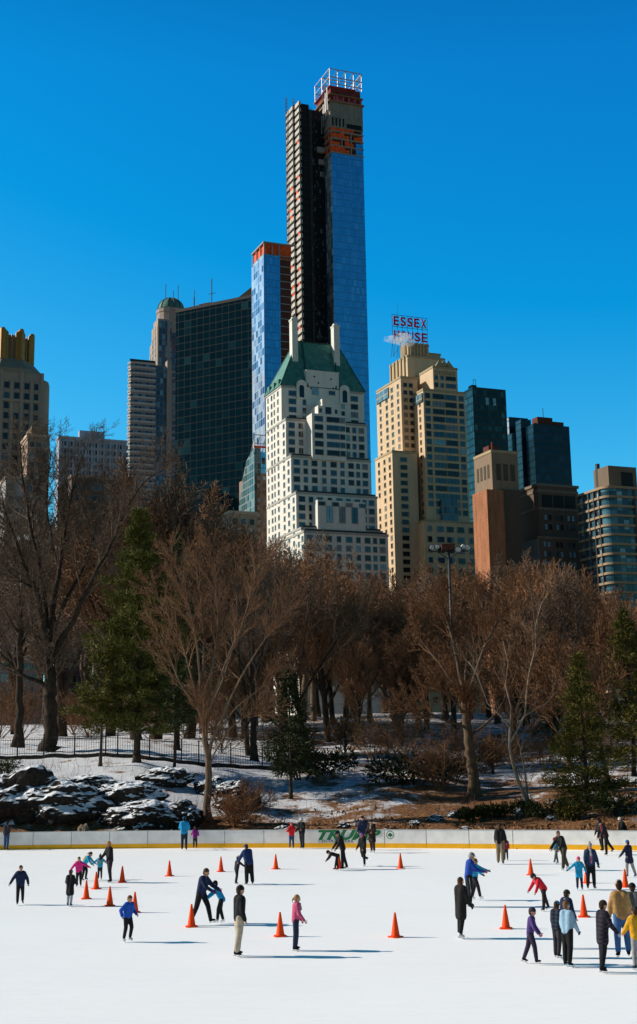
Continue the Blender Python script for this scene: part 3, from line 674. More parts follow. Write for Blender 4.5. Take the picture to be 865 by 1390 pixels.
person(299, 1254, 1.36, 195, 'dark-haired boy in a bright blue jacket bending towards the helper', lean=30, head=(-6, 0), la=(48, 6, 6), ra=(44, 6, 6), ll=(26, 3, 20), rl=(8, 3, 24), top=(TURQ, 'jacket'), hair=('short', BLK), skate=WHT, glove=(.12, .02, .06))
person(322, 1299, 1.80, 25, 'man in a black beanie, black jacket and beige trousers standing in front', lean=2, la=(4, 6, 10), ra=(-4, 8, 22), top=(BLK, 'jacket'), bot=(.48, .40, .30), hat=('beanie', BLK), hood='down', loose=1.4)
person(401, 1291, 1.46, 8, 'girl in a pink jacket and jeans with a blond ponytail', lean=5, la=(10, 8, 18), ra=(12, 12, 26), ll=(6, 3, 10), rl=(-2, 3, 4), top=((.60, .10, .20), 'jacket'), bot=(.018, .028, .06), hair=('pony', (.42, .22, .09)), hood=None, extra=(('scarf', (.18, .18, .19)),))
person(320.5, 1200.5, 1.10, 30, 'small child in black with a white knit hat reaching to the right', lean=10, la=(10, 18, 14), ra=(48, 22, 6), ll=(10, 4, 22), rl=(-2, 4, 8), top=(CHAR, 'puffy'), hat=('pom', (.45, .45, .48), CHAR))
person(339, 1201.5, 1.66, 115, 'person in a navy jacket and blue beanie bending to a small child', lean=14, side=-6, head=(20, 25), la=(30, 18, 8), ra=(18, 8, 20), ll=(2, 4, 6), rl=(-4, 4, 8), top=((.015, .035, .12), 'puffy'), hat=('beanie', (.02, .07, .24)), loose=1.8)
person(396, 1152, 1.46, 275, 'person in a red hooded jacket and jeans standing by the boards', la=(20, 24, 95, 0), ra=(20, 24, 95, 0), top=((.62, .02, .025), 'puffy'), bot=JEAN, hood='up')
person(411, 1152.3, 1.74, 235, 'person in a black jacket and white hat standing left of the green lettering', la=(16, 12, 60, 0), ra=(10, 10, 40), top=(BLK, 'puffy'), bot=CHAR, hat=('beanie', WHT))
person(468, 1180.5, 1.80, 195, 'woman in a black jacket with a grey hood stooping over a bent child', lean=17, head=(18, 0), la=(20, 6, 14), ra=(24, 6, 12), ll=(8, 5, 8), rl=(-12, 5, 6), top=(BLK, 'jacket'), hair=('short', DBRN), hat=('beanie', BLK), hood='down', extra=())
person(457, 1182, 1.22, 192, 'small child in black bent double under the green lettering', lean=72, head=(10, 0), la=(35, 8, 10), ra=(28, 8, 10), ll=(22, 4, 10), rl=(6, 4, 14), top=(BLK, 'jacket'), hair=('short', BLK), hat=('beanie', BLK))
person(493.5, 1154, 1.88, 262, 'tall man in a navy jacket and dark beanie in front of the green lettering', la=(8, 8, 20), ra=(10, 10, 30), top=(NAVY, 'puffy'), hat=('beanie', BLK), extra=(('scarf', CHAR),))
person(497, 1176, 1.56, 225, 'girl in a black coat and purple hat gliding on one leg with white skates', lean=8, la=(6, 10, 30), ra=(4, 12, 30), ll=(4, 2, 6), rl=(-8, 2, 62), top=(BLK, 'long'), bot=BLK, hair=('long', BRN), hat=('beanie', (.36, .12, .48)), skate=WHT)
person(506.5, 1158, 1.78, 240, 'woman in a dark brown long coat standing right of the man in navy', la=(14, 8, 60, -8), ra=(10, 10, 40), top=((.028, .014, .010), 'coat'), bot=(.05, .03, .025), hair=('short', DBRN), hat=('beanie', DBRN), skate=WHT, extra=(('scarf', (.40, .32, .24)),))
person(680, 1173.5, 1.88, 75, 'man in a black jacket and khaki trousers near the boards, back turned', la=(8, 8, 26), ra=(6, 12, 20), top=(BLK, 'jacket'), bot=(.22, .16, .10), hat=('beanie', BLK), hood='down', loose=1.5, skate=(.10, .07, .05))
person(687.5, 1168.5, 1.10, 80, 'child in a dark red jacket half hidden behind the man in khaki trousers', top=((.30, .02, .03), 'puffy'), hat=('beanie', CHAR), bot=CHAR)
person(637.5, 1231.5, 1.84, 2, 'man in a blue jacket and grey flat cap steering with both arms forward', lean=9, head=(14, 0), la=(30, 8, 44), ra=(36, 6, 40), ll=(2, 4, 4), rl=(6, 4, 12), top=((.014, .06, .34), 'jacket'), bot=BLK, hair=('short', (.40, .40, .40)), hat=('cap', (.20, .19, .19)), glove=(.45, .10, .14), extra=(('stripe', WHT),), loose=1.4)
person(647, 1222.5, 1.46, 335, 'girl in a turquoise jacket stretching her arms out beside the man in blue', lean=5, la=(60, 14, 14), ra=(44, 20, 16), ll=(-10, 5, 6), rl=(26, 5, 14), top=((.012, .30, .50), 'jacket'), bot=(.02, .015, .02), hair=('pony', (.16, .07, .03)), hat=('band', (.05, .03, .03)), skate=WHT, glove=BLK)
person(625, 1274.5, 1.68, 30, 'woman with long brown hair in a black knee-length coat and white skates', lean=2, la=(2, 6, 12), ra=(10, 10, 22), top=((.016, .014, .014), 'coat'), bot=BLK, hair=('long', (.085, .038, .016)), hood='down', skate=(.66, .64, .62), glove=BLK)
person(768, 1181.5, 1.84, 215, 'grey-haired man in a black jacket and olive trousers leaning over a child', lean=24, head=(10, 0), la=(26, 10, 10), ra=(30, 10, 14), ll=(20, 6, 10), rl=(-22, 6, 6), top=(BLK, 'jacket'), bot=(.055, .05, .03), hair=('short', (.22, .18, .14)), skate=WHT, loose=1.4)
person(755.5, 1173, 1.20, 205, 'child in a red and black hat skating ahead of the grey-haired man', lean=12, la=(26, 12, 20), ra=(10, 12, 14), ll=(28, 5, 12), rl=(-6, 4, 6), top=((.03, .14, .20), 'jacket'), bot=(.12, .12, .12), hat=('beanie', (.50, .02, .03), BLK), skate=(.10, .10, .10))
person(828, 1160.5, 1.84, 205, 'person in black with a red scarf striding forward by the right boards', lean=24, head=(10, 0), la=(22, 8, 16), ra=(4, 10, 14), ll=(12, 4, 12), rl=(-32, 6, 10), top=(BLK, 'jacket'), hair=('short', BLK), hat=('beanie', BLK), extra=(('sash', (.60, .02, .03)),))
person(818.5, 1155.8, 1.72, 210, 'person in dark clothes close behind the one with the red scarf', lean=8, top=((.02, .016, .018), 'jacket'), hat=('beanie', BLK), ll=(6, 4, 10), rl=(-6, 4, 10))
person(852, 1153, 1.76, 195, 'person in a white hat and blue trousers leaning forward near the right edge', lean=26, head=(2, 0), la=(24, 10, 20), ra=(4, 12, 20), ll=(16, 4, 20), rl=(-8, 4, 12), top=(BLK, 'jacket'), bot=(.014, .025, .08), hat=('beanie', WHT))
person(857.5, 1191.5, 1.52, 130, 'child in a blue hat, navy coat and pale grey trousers near the right edge', la=(20, 26, 20), ra=(6, 10, 14), ll=(12, 4, 12), rl=(-12, 4, 8), top=((.014, .018, .045), 'long'), bot=(.34, .31, .29), hat=('beanie', (.02, .16, .50)), skate=CHAR)
person(787.5, 1208.5, 1.22, 268, 'small girl in turquoise with a pink hat and turquoise skates', la=(8, 30, 6), ra=(8, 50, 6, 52), ll=(2, 5, 6), rl=(4, 4, 8), top=((.012, .32, .58), 'long'), bot=(.02, .02, .05), hair=('long', BRN), hat=('beanie', (.66, .06, .20)), skate=(.02, .38, .55), glove=(.02, .03, .10))
person(803, 1207.5, 1.74, 275, 'woman in a dark blue jacket with purple top and pompom hat beside the small girl', la=(6, 14, 16), ra=(10, 10, 30), ll=(4, 3, 6), rl=(-2, 4, 8), top=((.022, .045, .10), 'jacket'), bot=BLK, hair=('long', (.16, .07, .03)), hat=('pom', (.36, .34, .34)), glove=BLK, extra=(('front', (.34, .14, .24)), ('scarf', (.40, .38, .40))))
person(741.5, 1236.5, 1.36, 200, 'child in a red jacket and dark beanie bent forward looking at the ice', lean=40, head=(22, 0), la=(18, 8, 8), ra=(26, 8, 10), ll=(10, 6, 4), rl=(-18, 8, 4), top=((.60, .015, .03), 'puffy'), bot=(.02, .012, .014), hat=('beanie', (.04, .028, .026)), extra=(('scarf', (.62, .16, .26)),), skate=BLK)
person(768, 1288, 1.50, 30, 'person in a navy jacket and dark knit helmet behind the woman in pale blue', top=(NAVY, 'puffy'), hair=('short', BRN), hat=('helmet', (.03, .026, .026)), lean=8, extra=(('scarf', (.25, .22, .20)),))
person(757, 1301, 1.37, 45, 'child in a blue knit hat and dark vest left of the woman in pale blue', top=((.02, .028, .05), 'puffy'), bot=CHAR, hair=('long', BRN), hat=('beanie', (.05, .24, .42), BLK), quilt=True)
person(771, 1313, 1.54, 48, 'woman in a pale blue jacket and blue headband seen from behind', lean=3, la=(4, 10, 18), ra=(6, 14, 24), top=((.30, .46, .60), 'jacket'), bot=BLK, hair=('short', (.20, .10, .04)), hat=('band', (.03, .20, .45)), glove=BLK, loose=1.2, head=(4, -25), slim=.86)
person(818, 1321, 1.64, 18, 'man in a dark quilted jacket and grey gloves in the right foreground', lean=5, la=(2, 6, 10), ra=(18, 12, 22), top=((.026, .020, .032), 'long'), bot=BLK, hair=('short', (.035, .02, .012)), hat=('beanie', (.04, .024, .016)), glove=(.42, .42, .43), quilt=True)
person(720.5, 1309, 1.34, 345, 'girl in a purple sweater, dark beanie and pink gloves striding to the right', lean=8, la=(14, 12, 22), ra=(22, 26, 14), ll=(-14, 6, 8), rl=(20, 5, 14), top=((.085, .045, .19), 'jacket'), bot=(.035, .022, .05), hat=('beanie', (.035, .03, .05)), glove=(.62, .26, .34), slim=.92)
person(847, 1300.5, 1.90, 85, 'man in a tan jacket, jeans and striped knit hat, back turned, at the right edge', lean=3, la=(2, 16, 12), ra=(8, 12, 30), ll=(-4, 4, 4), rl=(8, 5, 12), top=((.42, .23, .085), 'jacket'), bot=(.05, .13, .30), hair=('short', DBRN), hat=('beanie', (.45, .40, .36), (.72, .34, .03)), hood=None, loose=1.1, slim=.88)
person(864, 1291, 1.70, 80, 'person in a grey jacket and black fur hat behind the man in tan', top=((.11, .11, .115), 'puffy'), hat=('helmet', BLK), bot=CHAR)
person(869, 1318, 1.44, 100, 'child in a yellow jacket cut off by the right edge', la=(16, 20, 30), ra=(10, 10, 20), top=((.72, .36, .02), 'puffy'), bot=(.34, .33, .33), hat=('beanie', CHAR))
for px, Y, f, lab, c in ((516, 128, 30, 'walker in dark clothes on the snowy hill path, left of two', BLK), (527, 129, 200, 'walker in a dark brown coat on the snowy hill path, right of two', (.04, .02, .015))):
    g = on_ground(px, Y); person(0, 0, 1.72, f, lab, top=(c, 'long'), bot=CHAR, hat=('beanie', BLK), pos=g, wear_skates=False)
# ------------------------------------------------------------------ buildings
def masonry(name, col, rough=.9, var=.12):
    key = ('mas', name)
    if key in _mc: return _mc[key]
    m, nt, b = new_mat(name); L = nt.links.new
    tc = nd(nt, 'ShaderNodeTexCoord')
    mp = nd(nt, 'ShaderNodeMapping'); mp.inputs['Scale'].default_value = (.5, .5, .09); L(tc.outputs['Object'], mp.inputs['Vector'])
    n = nd(nt, 'ShaderNodeTexNoise', _Scale=1.0, _Detail=6.0, _Roughness=.65); L(mp.outputs[0], n.inputs['Vector'])
    n2 = nd(nt, 'ShaderNodeTexNoise', _Scale=2.6, _Detail=4.0); L(tc.outputs['Object'], n2.inputs['Vector'])
    ad = nd(nt, 'ShaderNodeMath', operation='ADD'); L(n.outputs['Fac'], ad.inputs[0]); L(n2.outputs['Fac'], ad.inputs[1])
    mr = nd(nt, 'ShaderNodeMapRange'); mr.inputs['From Min'].default_value = .7; mr.inputs['From Max'].default_value = 1.3; mr.inputs['To Min'].default_value = 1-var*1.6; mr.inputs['To Max'].default_value = 1+var
    L(ad.outputs[0], mr.inputs['Value'])
    sp = nd(nt, 'ShaderNodeSeparateXYZ'); L(tc.outputs['Object'], sp.inputs[0])
    fr = nd(nt, 'ShaderNodeMath', operation='PINGPONG'); fr.inputs[1].default_value = .4; L(sp.outputs['Z'], fr.inputs[0])
    l2 = nd(nt, 'ShaderNodeMapRange'); l2.inputs['From Max'].default_value = .06; l2.inputs['To Min'].default_value = .86; L(fr.outputs[0], l2.inputs['Value'])
    mm = nd(nt, 'ShaderNodeMath', operation='MULTIPLY'); L(mr.outputs[0], mm.inputs[0]); L(l2.outputs[0], mm.inputs[1])
    sc = nd(nt, 'ShaderNodeVectorMath', operation='SCALE'); sc.inputs[0].default_value = col; L(mm.outputs[0], sc.inputs['Scale'])
    L(sc.outputs[0], b.inputs['Base Color']); b.inputs['Roughness'].default_value = rough; b.inputs['Specular IOR Level'].default_value = .2
    _mc[key] = m; return m
def curtain(name, cols, cw, ch, mull, mw=.08, mh=.12, rough=.12, metal=.0, spec=.6, wave=.02):
    """glass skin: panes of varied tone in a grid of mullions"""
    key = ('cur', name)
    if key in _mc: return _mc[key]
    m, nt, b = new_mat(name); L = nt.links.new
    tc = nd(nt, 'ShaderNodeTexCoord'); sp = nd(nt, 'ShaderNodeSeparateXYZ'); L(tc.outputs['Object'], sp.inputs[0])
    ad = nd(nt, 'ShaderNodeMath', operation='ADD'); L(sp.outputs['X'], ad.inputs[0]); L(sp.outputs['Y'], ad.inputs[1])
    ad2 = nd(nt, 'ShaderNodeMath', operation='ADD'); ad2.inputs[1].default_value = 500.0; L(ad.outputs[0], ad2.inputs[0])
    def cell(src, s):
        d = nd(nt, 'ShaderNodeMath', operation='DIVIDE'); d.inputs[1].default_value = s; L(src, d.inputs[0])
        f = nd(nt, 'ShaderNodeMath', operation='FLOOR'); L(d.outputs[0], f.inputs[0])
        r = nd(nt, 'ShaderNodeMath', operation='FRACT'); L(d.outputs[0], r.inputs[0]); return f.outputs[0], r.outputs[0]
    cx, fx = cell(ad2.outputs[0], cw); cz, fz = cell(sp.outputs['Z'], ch)
    cb = nd(nt, 'ShaderNodeCombineXYZ'); L(cx, cb.inputs[0]); L(cz, cb.inputs[1])
    wn = nd(nt, 'ShaderNodeTexWhiteNoise', noise_dimensions='3D'); L(cb.outputs[0], wn.inputs['Vector'])
    cr = nd(nt, 'ShaderNodeValToRGB'); cr.color_ramp.interpolation = 'LINEAR'; L(wn.outputs['Value'], cr.inputs['Fac'])
    el = cr.color_ramp.elements
    while len(el) < len(cols): el.new(.5)
    for e, (p, c) in zip(el, cols): e.position = p; e.color = c4(c)
    a = nd(nt, 'ShaderNodeMath', operation='LESS_THAN'); a.inputs[1].default_value = mw; L(fx, a.inputs[0])
    c = nd(nt, 'ShaderNodeMath', operation='LESS_THAN'); c.inputs[1].default_value = mh; L(fz, c.inputs[0])
    mxx = nd(nt, 'ShaderNodeMath', operation='MAXIMUM'); L(a.outputs[0], mxx.inputs[0]); L(c.outputs[0], mxx.inputs[1])
    mx = nd(nt, 'ShaderNodeMix', data_type='RGBA'); L(mxx.outputs[0], mx.inputs['Factor']); L(cr.outputs[0], mx.inputs['A']); mx.inputs['B'].default_value = c4(mull)
    L(mx.outputs['Result'], b.inputs['Base Color'])
    rr = nd(nt, 'ShaderNodeMapRange'); rr.inputs['To Min'].default_value = rough; rr.inputs['To Max'].default_value = .5; L(mxx.outputs[0], rr.inputs['Value']); L(rr.outputs[0], b.inputs['Roughness'])
    b.inputs['Metallic'].default_value = metal; b.inputs['Specular IOR Level'].default_value = spec
    nz = nd(nt, 'ShaderNodeTexNoise', _Scale=.12, _Detail=3.0); L(tc.outputs['Object'], nz.inputs['Vector'])
    s2 = nd(nt, 'ShaderNodeMath', operation='MULTIPLY_ADD'); s2.inputs[1].default_value = .08; L(wn.outputs['Value'], s2.inputs[0]); L(nz.outputs['Fac'], s2.inputs[2])
    bp = nd(nt, 'ShaderNodeBump', _Strength=wave*10, _Distance=.25); L(nz.outputs['Fac'], bp.inputs['Height']); L(bp.outputs[0], b.inputs['Normal'])
    _mc[key] = m; return m
def glassm(name, col, rough=.08, spec=.7):
    m, nt, b = new_mat(name); tc = nd(nt, 'ShaderNodeTexCoord'); n = nd(nt, 'ShaderNodeTexNoise', _Scale=.7, _Detail=2.0); nt.links.new(tc.outputs['Object'], n.inputs['Vector'])
    cr = nd(nt, 'ShaderNodeValToRGB'); cr.color_ramp.elements[0].color = c4([x*.5 for x in col]); cr.color_ramp.elements[1].color = c4([x*1.5 for x in col])
    nt.links.new(n.outputs['Fac'], cr.inputs['Fac']); nt.links.new(cr.outputs[0], b.inputs['Base Color']); b.inputs['Roughness'].default_value = rough; b.inputs['Specular IOR Level'].default_value = spec; return m
G_dark = glassm('window glass dark', (.012, .016, .022)); G_blue = glassm('window glass blue', (.03, .09, .14), .05, 1.0)
G_blind = glassm('window blind', (.20, .23, .26), .3, .5); G_bright = glassm('window glass reflecting sky', (.22, .42, .52), .06, 1.0)  # bright panes: sky reflection put into the base colour
M_conc = masonry('grey concrete', (.22, .21, .20))

class Bld:
    def __init__(s, name, label, px, py, Y, phi=22, cat='building', z0=8.0):
        s.phi = R(phi); p = at(px, py, Y); s.C = Vector((p.x, p.y, z0))
        s.d1 = Vector((math.cos(s.phi), math.sin(s.phi), 0)); s.d2 = Vector((-math.sin(s.phi), math.cos(s.phi), 0))
        s.root = empty(name, s.C, s.phi, label, cat); s.win = []; s.rnd = random.Random(hash(label) % 9973 if False else len(label)*31+int(px))
    def _ray(s, px, py):
        d = ray(px, py); o = CAM - s.C
        return (o.dot(s.d1), o.dot(s.d2), o.z), (d.dot(s.d1), d.dot(s.d2), d.z)
    def F(s, px, py, v=0.0):
        o, d = s._ray(px, py); t = (v-o[1])/d[1]; return o[0]+t*d[0], o[2]+t*d[2]
    def L(s, px, py, u=0.0):
        o, d = s._ray(px, py); t = (u-o[0])/d[0]; return o[1]+t*d[1], o[2]+t*d[2]
    def part(s, name, mb, mats, smooth=False, parent=None, label=None):
        o = mb.build(name, mats, parent or s.root, smooth)
        if label: o['label'] = label
        return o
    def pieces(s, name, mb, mat, smooth=False, parent=None):
        """each loose piece a part of its own (past a hundred: one part)"""
        n = len(mb.v); par = list(range(n))
        def fd(a):
            while par[a] != a: par[a] = par[par[a]]; a = par[a]
            return a
        for f in mb.f:
            r = fd(f[0])
            for i in f[1:]: par[fd(i)] = r
        groups = {}
        for f in mb.f: groups.setdefault(fd(f[0]), []).append(f)
        if len(groups) > 100: return tag(s.part(name, mb, mat, smooth, parent), kind='stuff')
        for fs in groups.values():
            m = MB(); ix = {}
            for f in fs:
                for i in f:
                    if i not in ix: ix[i] = len(m.v); m.v.append(mb.v[i])
                m.f.append(tuple(ix[i] for i in f)); m.m.append(0)
            s.part(name, m, mat, smooth, parent)
    def box(s, name, u0, u1, v0, v1, z0, z1, mat, label=None):
        return s.part(name, MB().box(u0, u1, v0, v1, z0, z1), mat, label=label)
    # windows -------------------------------------------------------------
    def w(s, face, pl, a, z, ww, wh, fr, kind=None, split=1):
        s.win.append((face, pl, a, z, ww, wh, fr, kind, split))
    def grid(s, face, pl, a0, a1, zt, zb, cols, st=3.2, wh=1.75, fr=None, kind=None, skip=None, off=1.3, jit=.0, drop=.02):
        """cols: list of (fraction, width, split); storeys down from zt to zb"""
        z = zt - off; r = 0
        while z - wh > zb:
            for i, c in enumerate(cols):
                if skip and skip(r, i): continue
                if s.rnd.random() < drop: continue
                s.w(face, pl, a0 + (a1-a0)*c[0], z - wh/2, c[1], wh, fr, kind, c[2] if len(c) > 2 else 1)
            z -= st; r += 1
    def _wgeo(s, mb, face, pl, a, z, ww, wh, pane, split):
        """frame, sill and panes in local coordinates; 0 frame 1..4 glass"""
        def bx(a0, a1, z0, z1, d0, d1, mi):
            if face == 'F': mb.box(a0, a1, pl-d1, pl-d0, z0, z1, mi, True)
            elif face == 'R': mb.box(pl+d0, pl+d1, a0, a1, z0, z1, mi, True)
            else: mb.box(pl-d1, pl-d0, a0, a1, z0, z1, mi, True)
        t = .10
        bx(a-ww/2, a+ww/2, z-wh/2, z+wh/2, .01, .05, pane)
        bx(a-ww/2-t, a-ww/2, z-wh/2, z+wh/2, .01, .16, 0); bx(a+ww/2, a+ww/2+t, z-wh/2, z+wh/2, .01, .16, 0)
        bx(a-ww/2-t, a+ww/2+t, z+wh/2, z+wh/2+t, .01, .18, 0); bx(a-ww/2-.18, a+ww/2+.18, z-wh/2-.16, z-wh/2, .01, .26, 0)
        for k in range(1, split): x = a-ww/2+ww*k/split; bx(x-.05, x+.05, z-wh/2, z+wh/2, .051, .11, 5)
        bx(a-ww/2, a+ww/2, z-.03, z+.03, .051, .10, 5)
    def pick(s, kind, face):
        x = s.rnd.random()
        if kind == 'sun': return 1 if x < .75 else (2 if x < .9 else 3)
        if kind == 'bright': return 4 if x < .72 else (2 if x < .85 else 1)
        if kind == 'dark': return 1 if x < .93 else 2
        return 1 if x < .42 else (2 if x < .85 else (3 if x < .95 else 4))
    def finish(s, frm, sash=None):
        """the hundred largest windows become parts, the rest one mesh"""
        mats = [frm, G_dark, G_blue, G_blind, G_bright, sash or M_steel]
        s.win.sort(key=lambda q: -(q[4]*q[5]*(1.4 if q[0] == 'F' else .6) + (.002*q[3])))
        rest = MB()
        for i, (face, pl, a, z, ww, wh, fr, kind, split) in enumerate(s.win):
            p = s.pick(kind, face)
            if i < 100:
                mb = MB(); s._wgeo(mb, face, pl, a, z, ww, wh, p, split); s.part('window', mb, mats)
            else: s._wgeo(rest, face, pl, a, z, ww, wh, p, split)
        if rest.f: tag(s.part('window', rest, mats), kind='stuff')

M_white = masonry('white brick', (.80, .76, .69)); M_trim = masonry('pale stone trim', (.44, .42, .39))
M_tanb = masonry('tan brick', (.68, .50, .33)); M_tan2 = masonry('tan stone trim', (.44, .34, .21))
M_copper = None
def copper():
    m, nt, b = new_mat('green copper roof'); L = nt.links.new
    tc = nd(nt, 'ShaderNodeTexCoord'); n = nd(nt, 'ShaderNodeTexNoise', _Scale=.5, _Detail=6.0); L(tc.outputs['Object'], n.inputs['Vector'])
    cr = nd(nt, 'ShaderNodeValToRGB'); L(n.outputs['Fac'], cr.inputs['Fac']); cr.color_ramp.elements[0].position = .3; cr.color_ramp.elements[0].color = (.028, .15, .125, 1); cr.color_ramp.elements[1].position = .75; cr.color_ramp.elements[1].color = (.09, .29, .24, 1)
    wv = nd(nt, 'ShaderNodeTexWave', _Scale=.32, bands_direction='DIAGONAL'); L(tc.outputs['Object'], wv.inputs['Vector'])
    bp = nd(nt, 'ShaderNodeBump', _Strength=.5, _Distance=.2); L(wv.outputs['Fac'], bp.inputs['Height']); L(bp.outputs[0], b.inputs['Normal'])
    L(cr.outputs[0], b.inputs['Base Color']); b.inputs['Roughness'].default_value = .7; return m
M_copper = copper()

# ---- white hotel with the green hipped roof
def white_hotel():
    b = Bld('hotel_tower', 'stepped white brick hotel with a steep green copper roof and two tall chimneys', 382, 525, 500)
    D = b.L(361, 540)[0]
    tiers = [(382, 525, 494, 524), (388, 570, 498, 572), (395, 620, 503, 622), (402, 670, 512, 672), (409, 718, 519, 720)]
    info = []; n = len(tiers); wall = MB(); trim = MB(); rail = MB()
    for k, (pc, py, pr, _) in enumerate(tiers):
        v, z = (0.0, b.F(382, 525)[1]) if k == 0 else b.L(pc, py)
        u = b.F(pr, py + 12, v)[0]
        info.append((v, z, u))
    u_low = b.F(527, 735, info[-1][0]-2.6)[0]
    info.append((info[-1][0]-2.6, b.F(500, 727, info[-1][0]-2.6)[1], u_low))
    for k, (v, z, u) in enumerate(info):
        zb = 0 if k == len(info)-1 else info[k+1][1]
        wall.box(0, u, v, D, zb, z - .004*k)
        trim.box(-.22, u+.25, v-.25, v+.35, z-.1, z+.75); trim.box(-.22, .3, v+.351, D, z-.1, z+.75)
        if k: trim.box(u-.35, u+.25, v+.351, D, z-.1, z+.75)
        rail.box(.6, u-.4, v+.36, v+.42, z+.76, z+1.5)
    b.part('wall', wall, M_white); b.pieces('parapet', trim, M_trim); b.pieces('terrace_railing', rail, M_steel)
    # central projecting bay, stepped, and side pavilion returns
    v2, z2, u2 = info[2]; W0 = info[0][2]
    c0, c1 = b.F(424, 600, v2-1)[0], b.F(470, 600, v2-1)[0]; zt = b.F(440, 562, v2-1)[1]
    bay = MB(); v4 = info[4][0]
    bay.box(c0, c1, v2-1.0, -.01, z2-.5, zt); cc = (c0+c1)/2
    bay.box(cc-4.2, cc+4.2, v2-.6, -.02, zt, zt+3.4); bay.box(cc-2.4, cc+2.4, v2-.4, -.03, zt+3.4, zt+6.2)
    b.part('central_bay', bay, M_white); bay = MB(); bay.box(c0-2.2, c1+3.0, info[4][0]-1.2, info[2][0]-.02, info[4][1]-9, info[3][1]-3.0)
    b.part('lower_bay', bay, M_white)
    # roof
    z0 = info[0][1]; u0, zr = b.F(401, 465, D*.5); u1, _ = b.F(457, 469, D*.5); e = .5
    A = [(-e, -e, z0+.76), (W0+e, -e, z0+.76), (W0+e, D+e, z0+.76), (-e, D+e, z0+.76)]; Ra, Rb = (u0, D*.42, zr), (u1, D*.42, zr); Rc, Rd = (u1, D*.6, zr), (u0, D*.6, zr)
    rf = MB(); rf.poly([A[0], A[1], Rb, Ra]); rf.poly([A[1], A[2], Rc, Rb]); rf.poly([A[2], A[3], Rd, Rc]); rf.poly([A[3], A[0], Ra, Rd]); rf.poly([Ra, Rb, Rc, Rd])
    roof = b.part('roof', rf, M_copper)
    rib = MB(); L_ = lambda p, q, t: tuple(p[i]+(q[i]-p[i])*t for i in range(3))
    for t in (.30, .76): 
        p, q = L_(A[0], A[1], t*.72+.1), L_(Ra, Rb, .12 if t < .5 else .93); rib.tube([Vector(p)+Vector((0, -.2, .1)), Vector(q)+Vector((0, -.2, .1))], .3, 5)
    rib.tube([Vector(Ra)+Vector((0, 0, .1)), Vector(Rb)+Vector((0, 0, .1))], .3, 5); rib.tube([A[0], Ra], .22, 5); rib.tube([A[1], Rb], .22, 5); rib.tube([A[3], Rd], .22, 5)
    b.pieces('ridge_rib', rib, rough_mat('dark copper', (.03, .09, .075), .7, .2, 2), parent=roof)
    for px, pt, w_ in ((398.5, 436, 2.4), (455, 445, 2.4)):
        u, zt_ = b.F(px, pt, D*.3); ch = MB(); ch.box(u-w_/2, u+w_/2, D*.3-1.5, D*.3+1.5, z0+6, zt_); ch.box(u-w_/2-.2, u+w_/2+.2, D*.3-1.7, D*.3+1.7, zt_, zt_+.6)
        ch.box(u-.8, u+.8, D*.3-.8, D*.3+.8, zt_+.6, zt_+1.6); b.part('chimney', ch, M_white)
    # gable wall and arched dormers
    g = MB(); ga, gb = b.F(416, 520, -.3)[0], b.F(460, 520, -.3)[0]; gz = b.F(417, 503, -.3)[1]
    g.box(ga, gb, -.35, D*.3, z0-8, gz); g.box(ga-.2, gb+.2, -.5, D*.3, gz, gz+.4); b.part('gable_wall', g, M_white)
    for u, z in ((ga+3.3, gz-2.2), (gb-3.3, gz-2.6), (cc, gz-4.6), (ga+2, gz-7), (gb-2.4, gz-6.2)):
        o = MB(); o.lathe([(.36, -.05), (.36, .08)], (0, 0, 0), 12); x = o.build('round_window', G_dark, b.root); x.rotation_euler = (R(90), 0, 0); x.location = (u, -.36, z)
    for px, py in ((410, 538), (468.5, 545)):
        u, zb = b.F(px, py, -.6); d = MB(); pts = [(u-2.1, zb-1), (u+2.1, zb-1)] + [(u+2.1*math.cos(a), zb+4.6+2.1*math.sin(a)) for a in [math.pi*i/8 for i in range(9)]]
        d.v = [(p, -.6, z) for p, z in pts] + [(p, 3.5, z) for p, z in pts]; k = len(pts); d.f = [tuple(range(k)), tuple(range(2*k-1, k-1, -1))] + [(i, k+i, k+(i+1) % k, (i+1) % k) for i in range(k)]; d.m = [0]*len(d.f)
        o = b.part('dormer', d, M_white); q = MB(); pts = [(u-1, zb-.4), (u+1, zb-.4)] + [(u+math.cos(a), zb+3.6+math.sin(a)) for a in [math.pi*i/8 for i in range(9)]]
        q.poly([(p, -.62, z) for p, z in pts]); b.part('pane', q, G_dark, parent=o)
    sd = MB(); 
    for i in range(3): v = D*(.18+.3*i); sd.box(-.4, 2.2, v-1.2, v+1.2, z0+.8, z0+3.6)
    b.pieces('side_dormer', sd, M_copper)
    # windows
    V = lambda k: info[k][0]
    for k in range(6):
        v, z, u = info[k]; zb = info[k+1][1] if k < 5 else 20
        side = [(.07, 2.4, 2), (.18, 1.6), (.29, 2.2, 2), (.41, 1.6), (.53, 2.4, 2), (.64, 1.6), (.75, 2.2, 2), (.84, 1.5), (.93, 2.2, 2)] if k != 0 else [(.13, 3.0, 2), (.27, 1.3), (.74, 1.3), (.88, 3.0, 2)]
        b.grid('F', v, 0, u, z, zb - (1.5 if k < 5 else 0), side, st=3.25, wh=2.05, off=.9 if k else 1.2, skip=(lambda r, i: False))
    b.grid('F', v2-1.0, c0, c1, zt, z2, [(.2, 3.4, 3), (.62, 5.2, 4), (.9, 2.0)], st=3.25, wh=2.0, off=1.0, kind='blue')
    b.w('F', v2-.6, cc, zt+1.6, 2.4, 2.6, None, 'dark'); b.w('F', v2-.6, cc-3.2, zt+1.4, 1, 1.5, None); b.w('F', v2-.6, cc+3.2, zt+1.4, 1, 1.5, None)
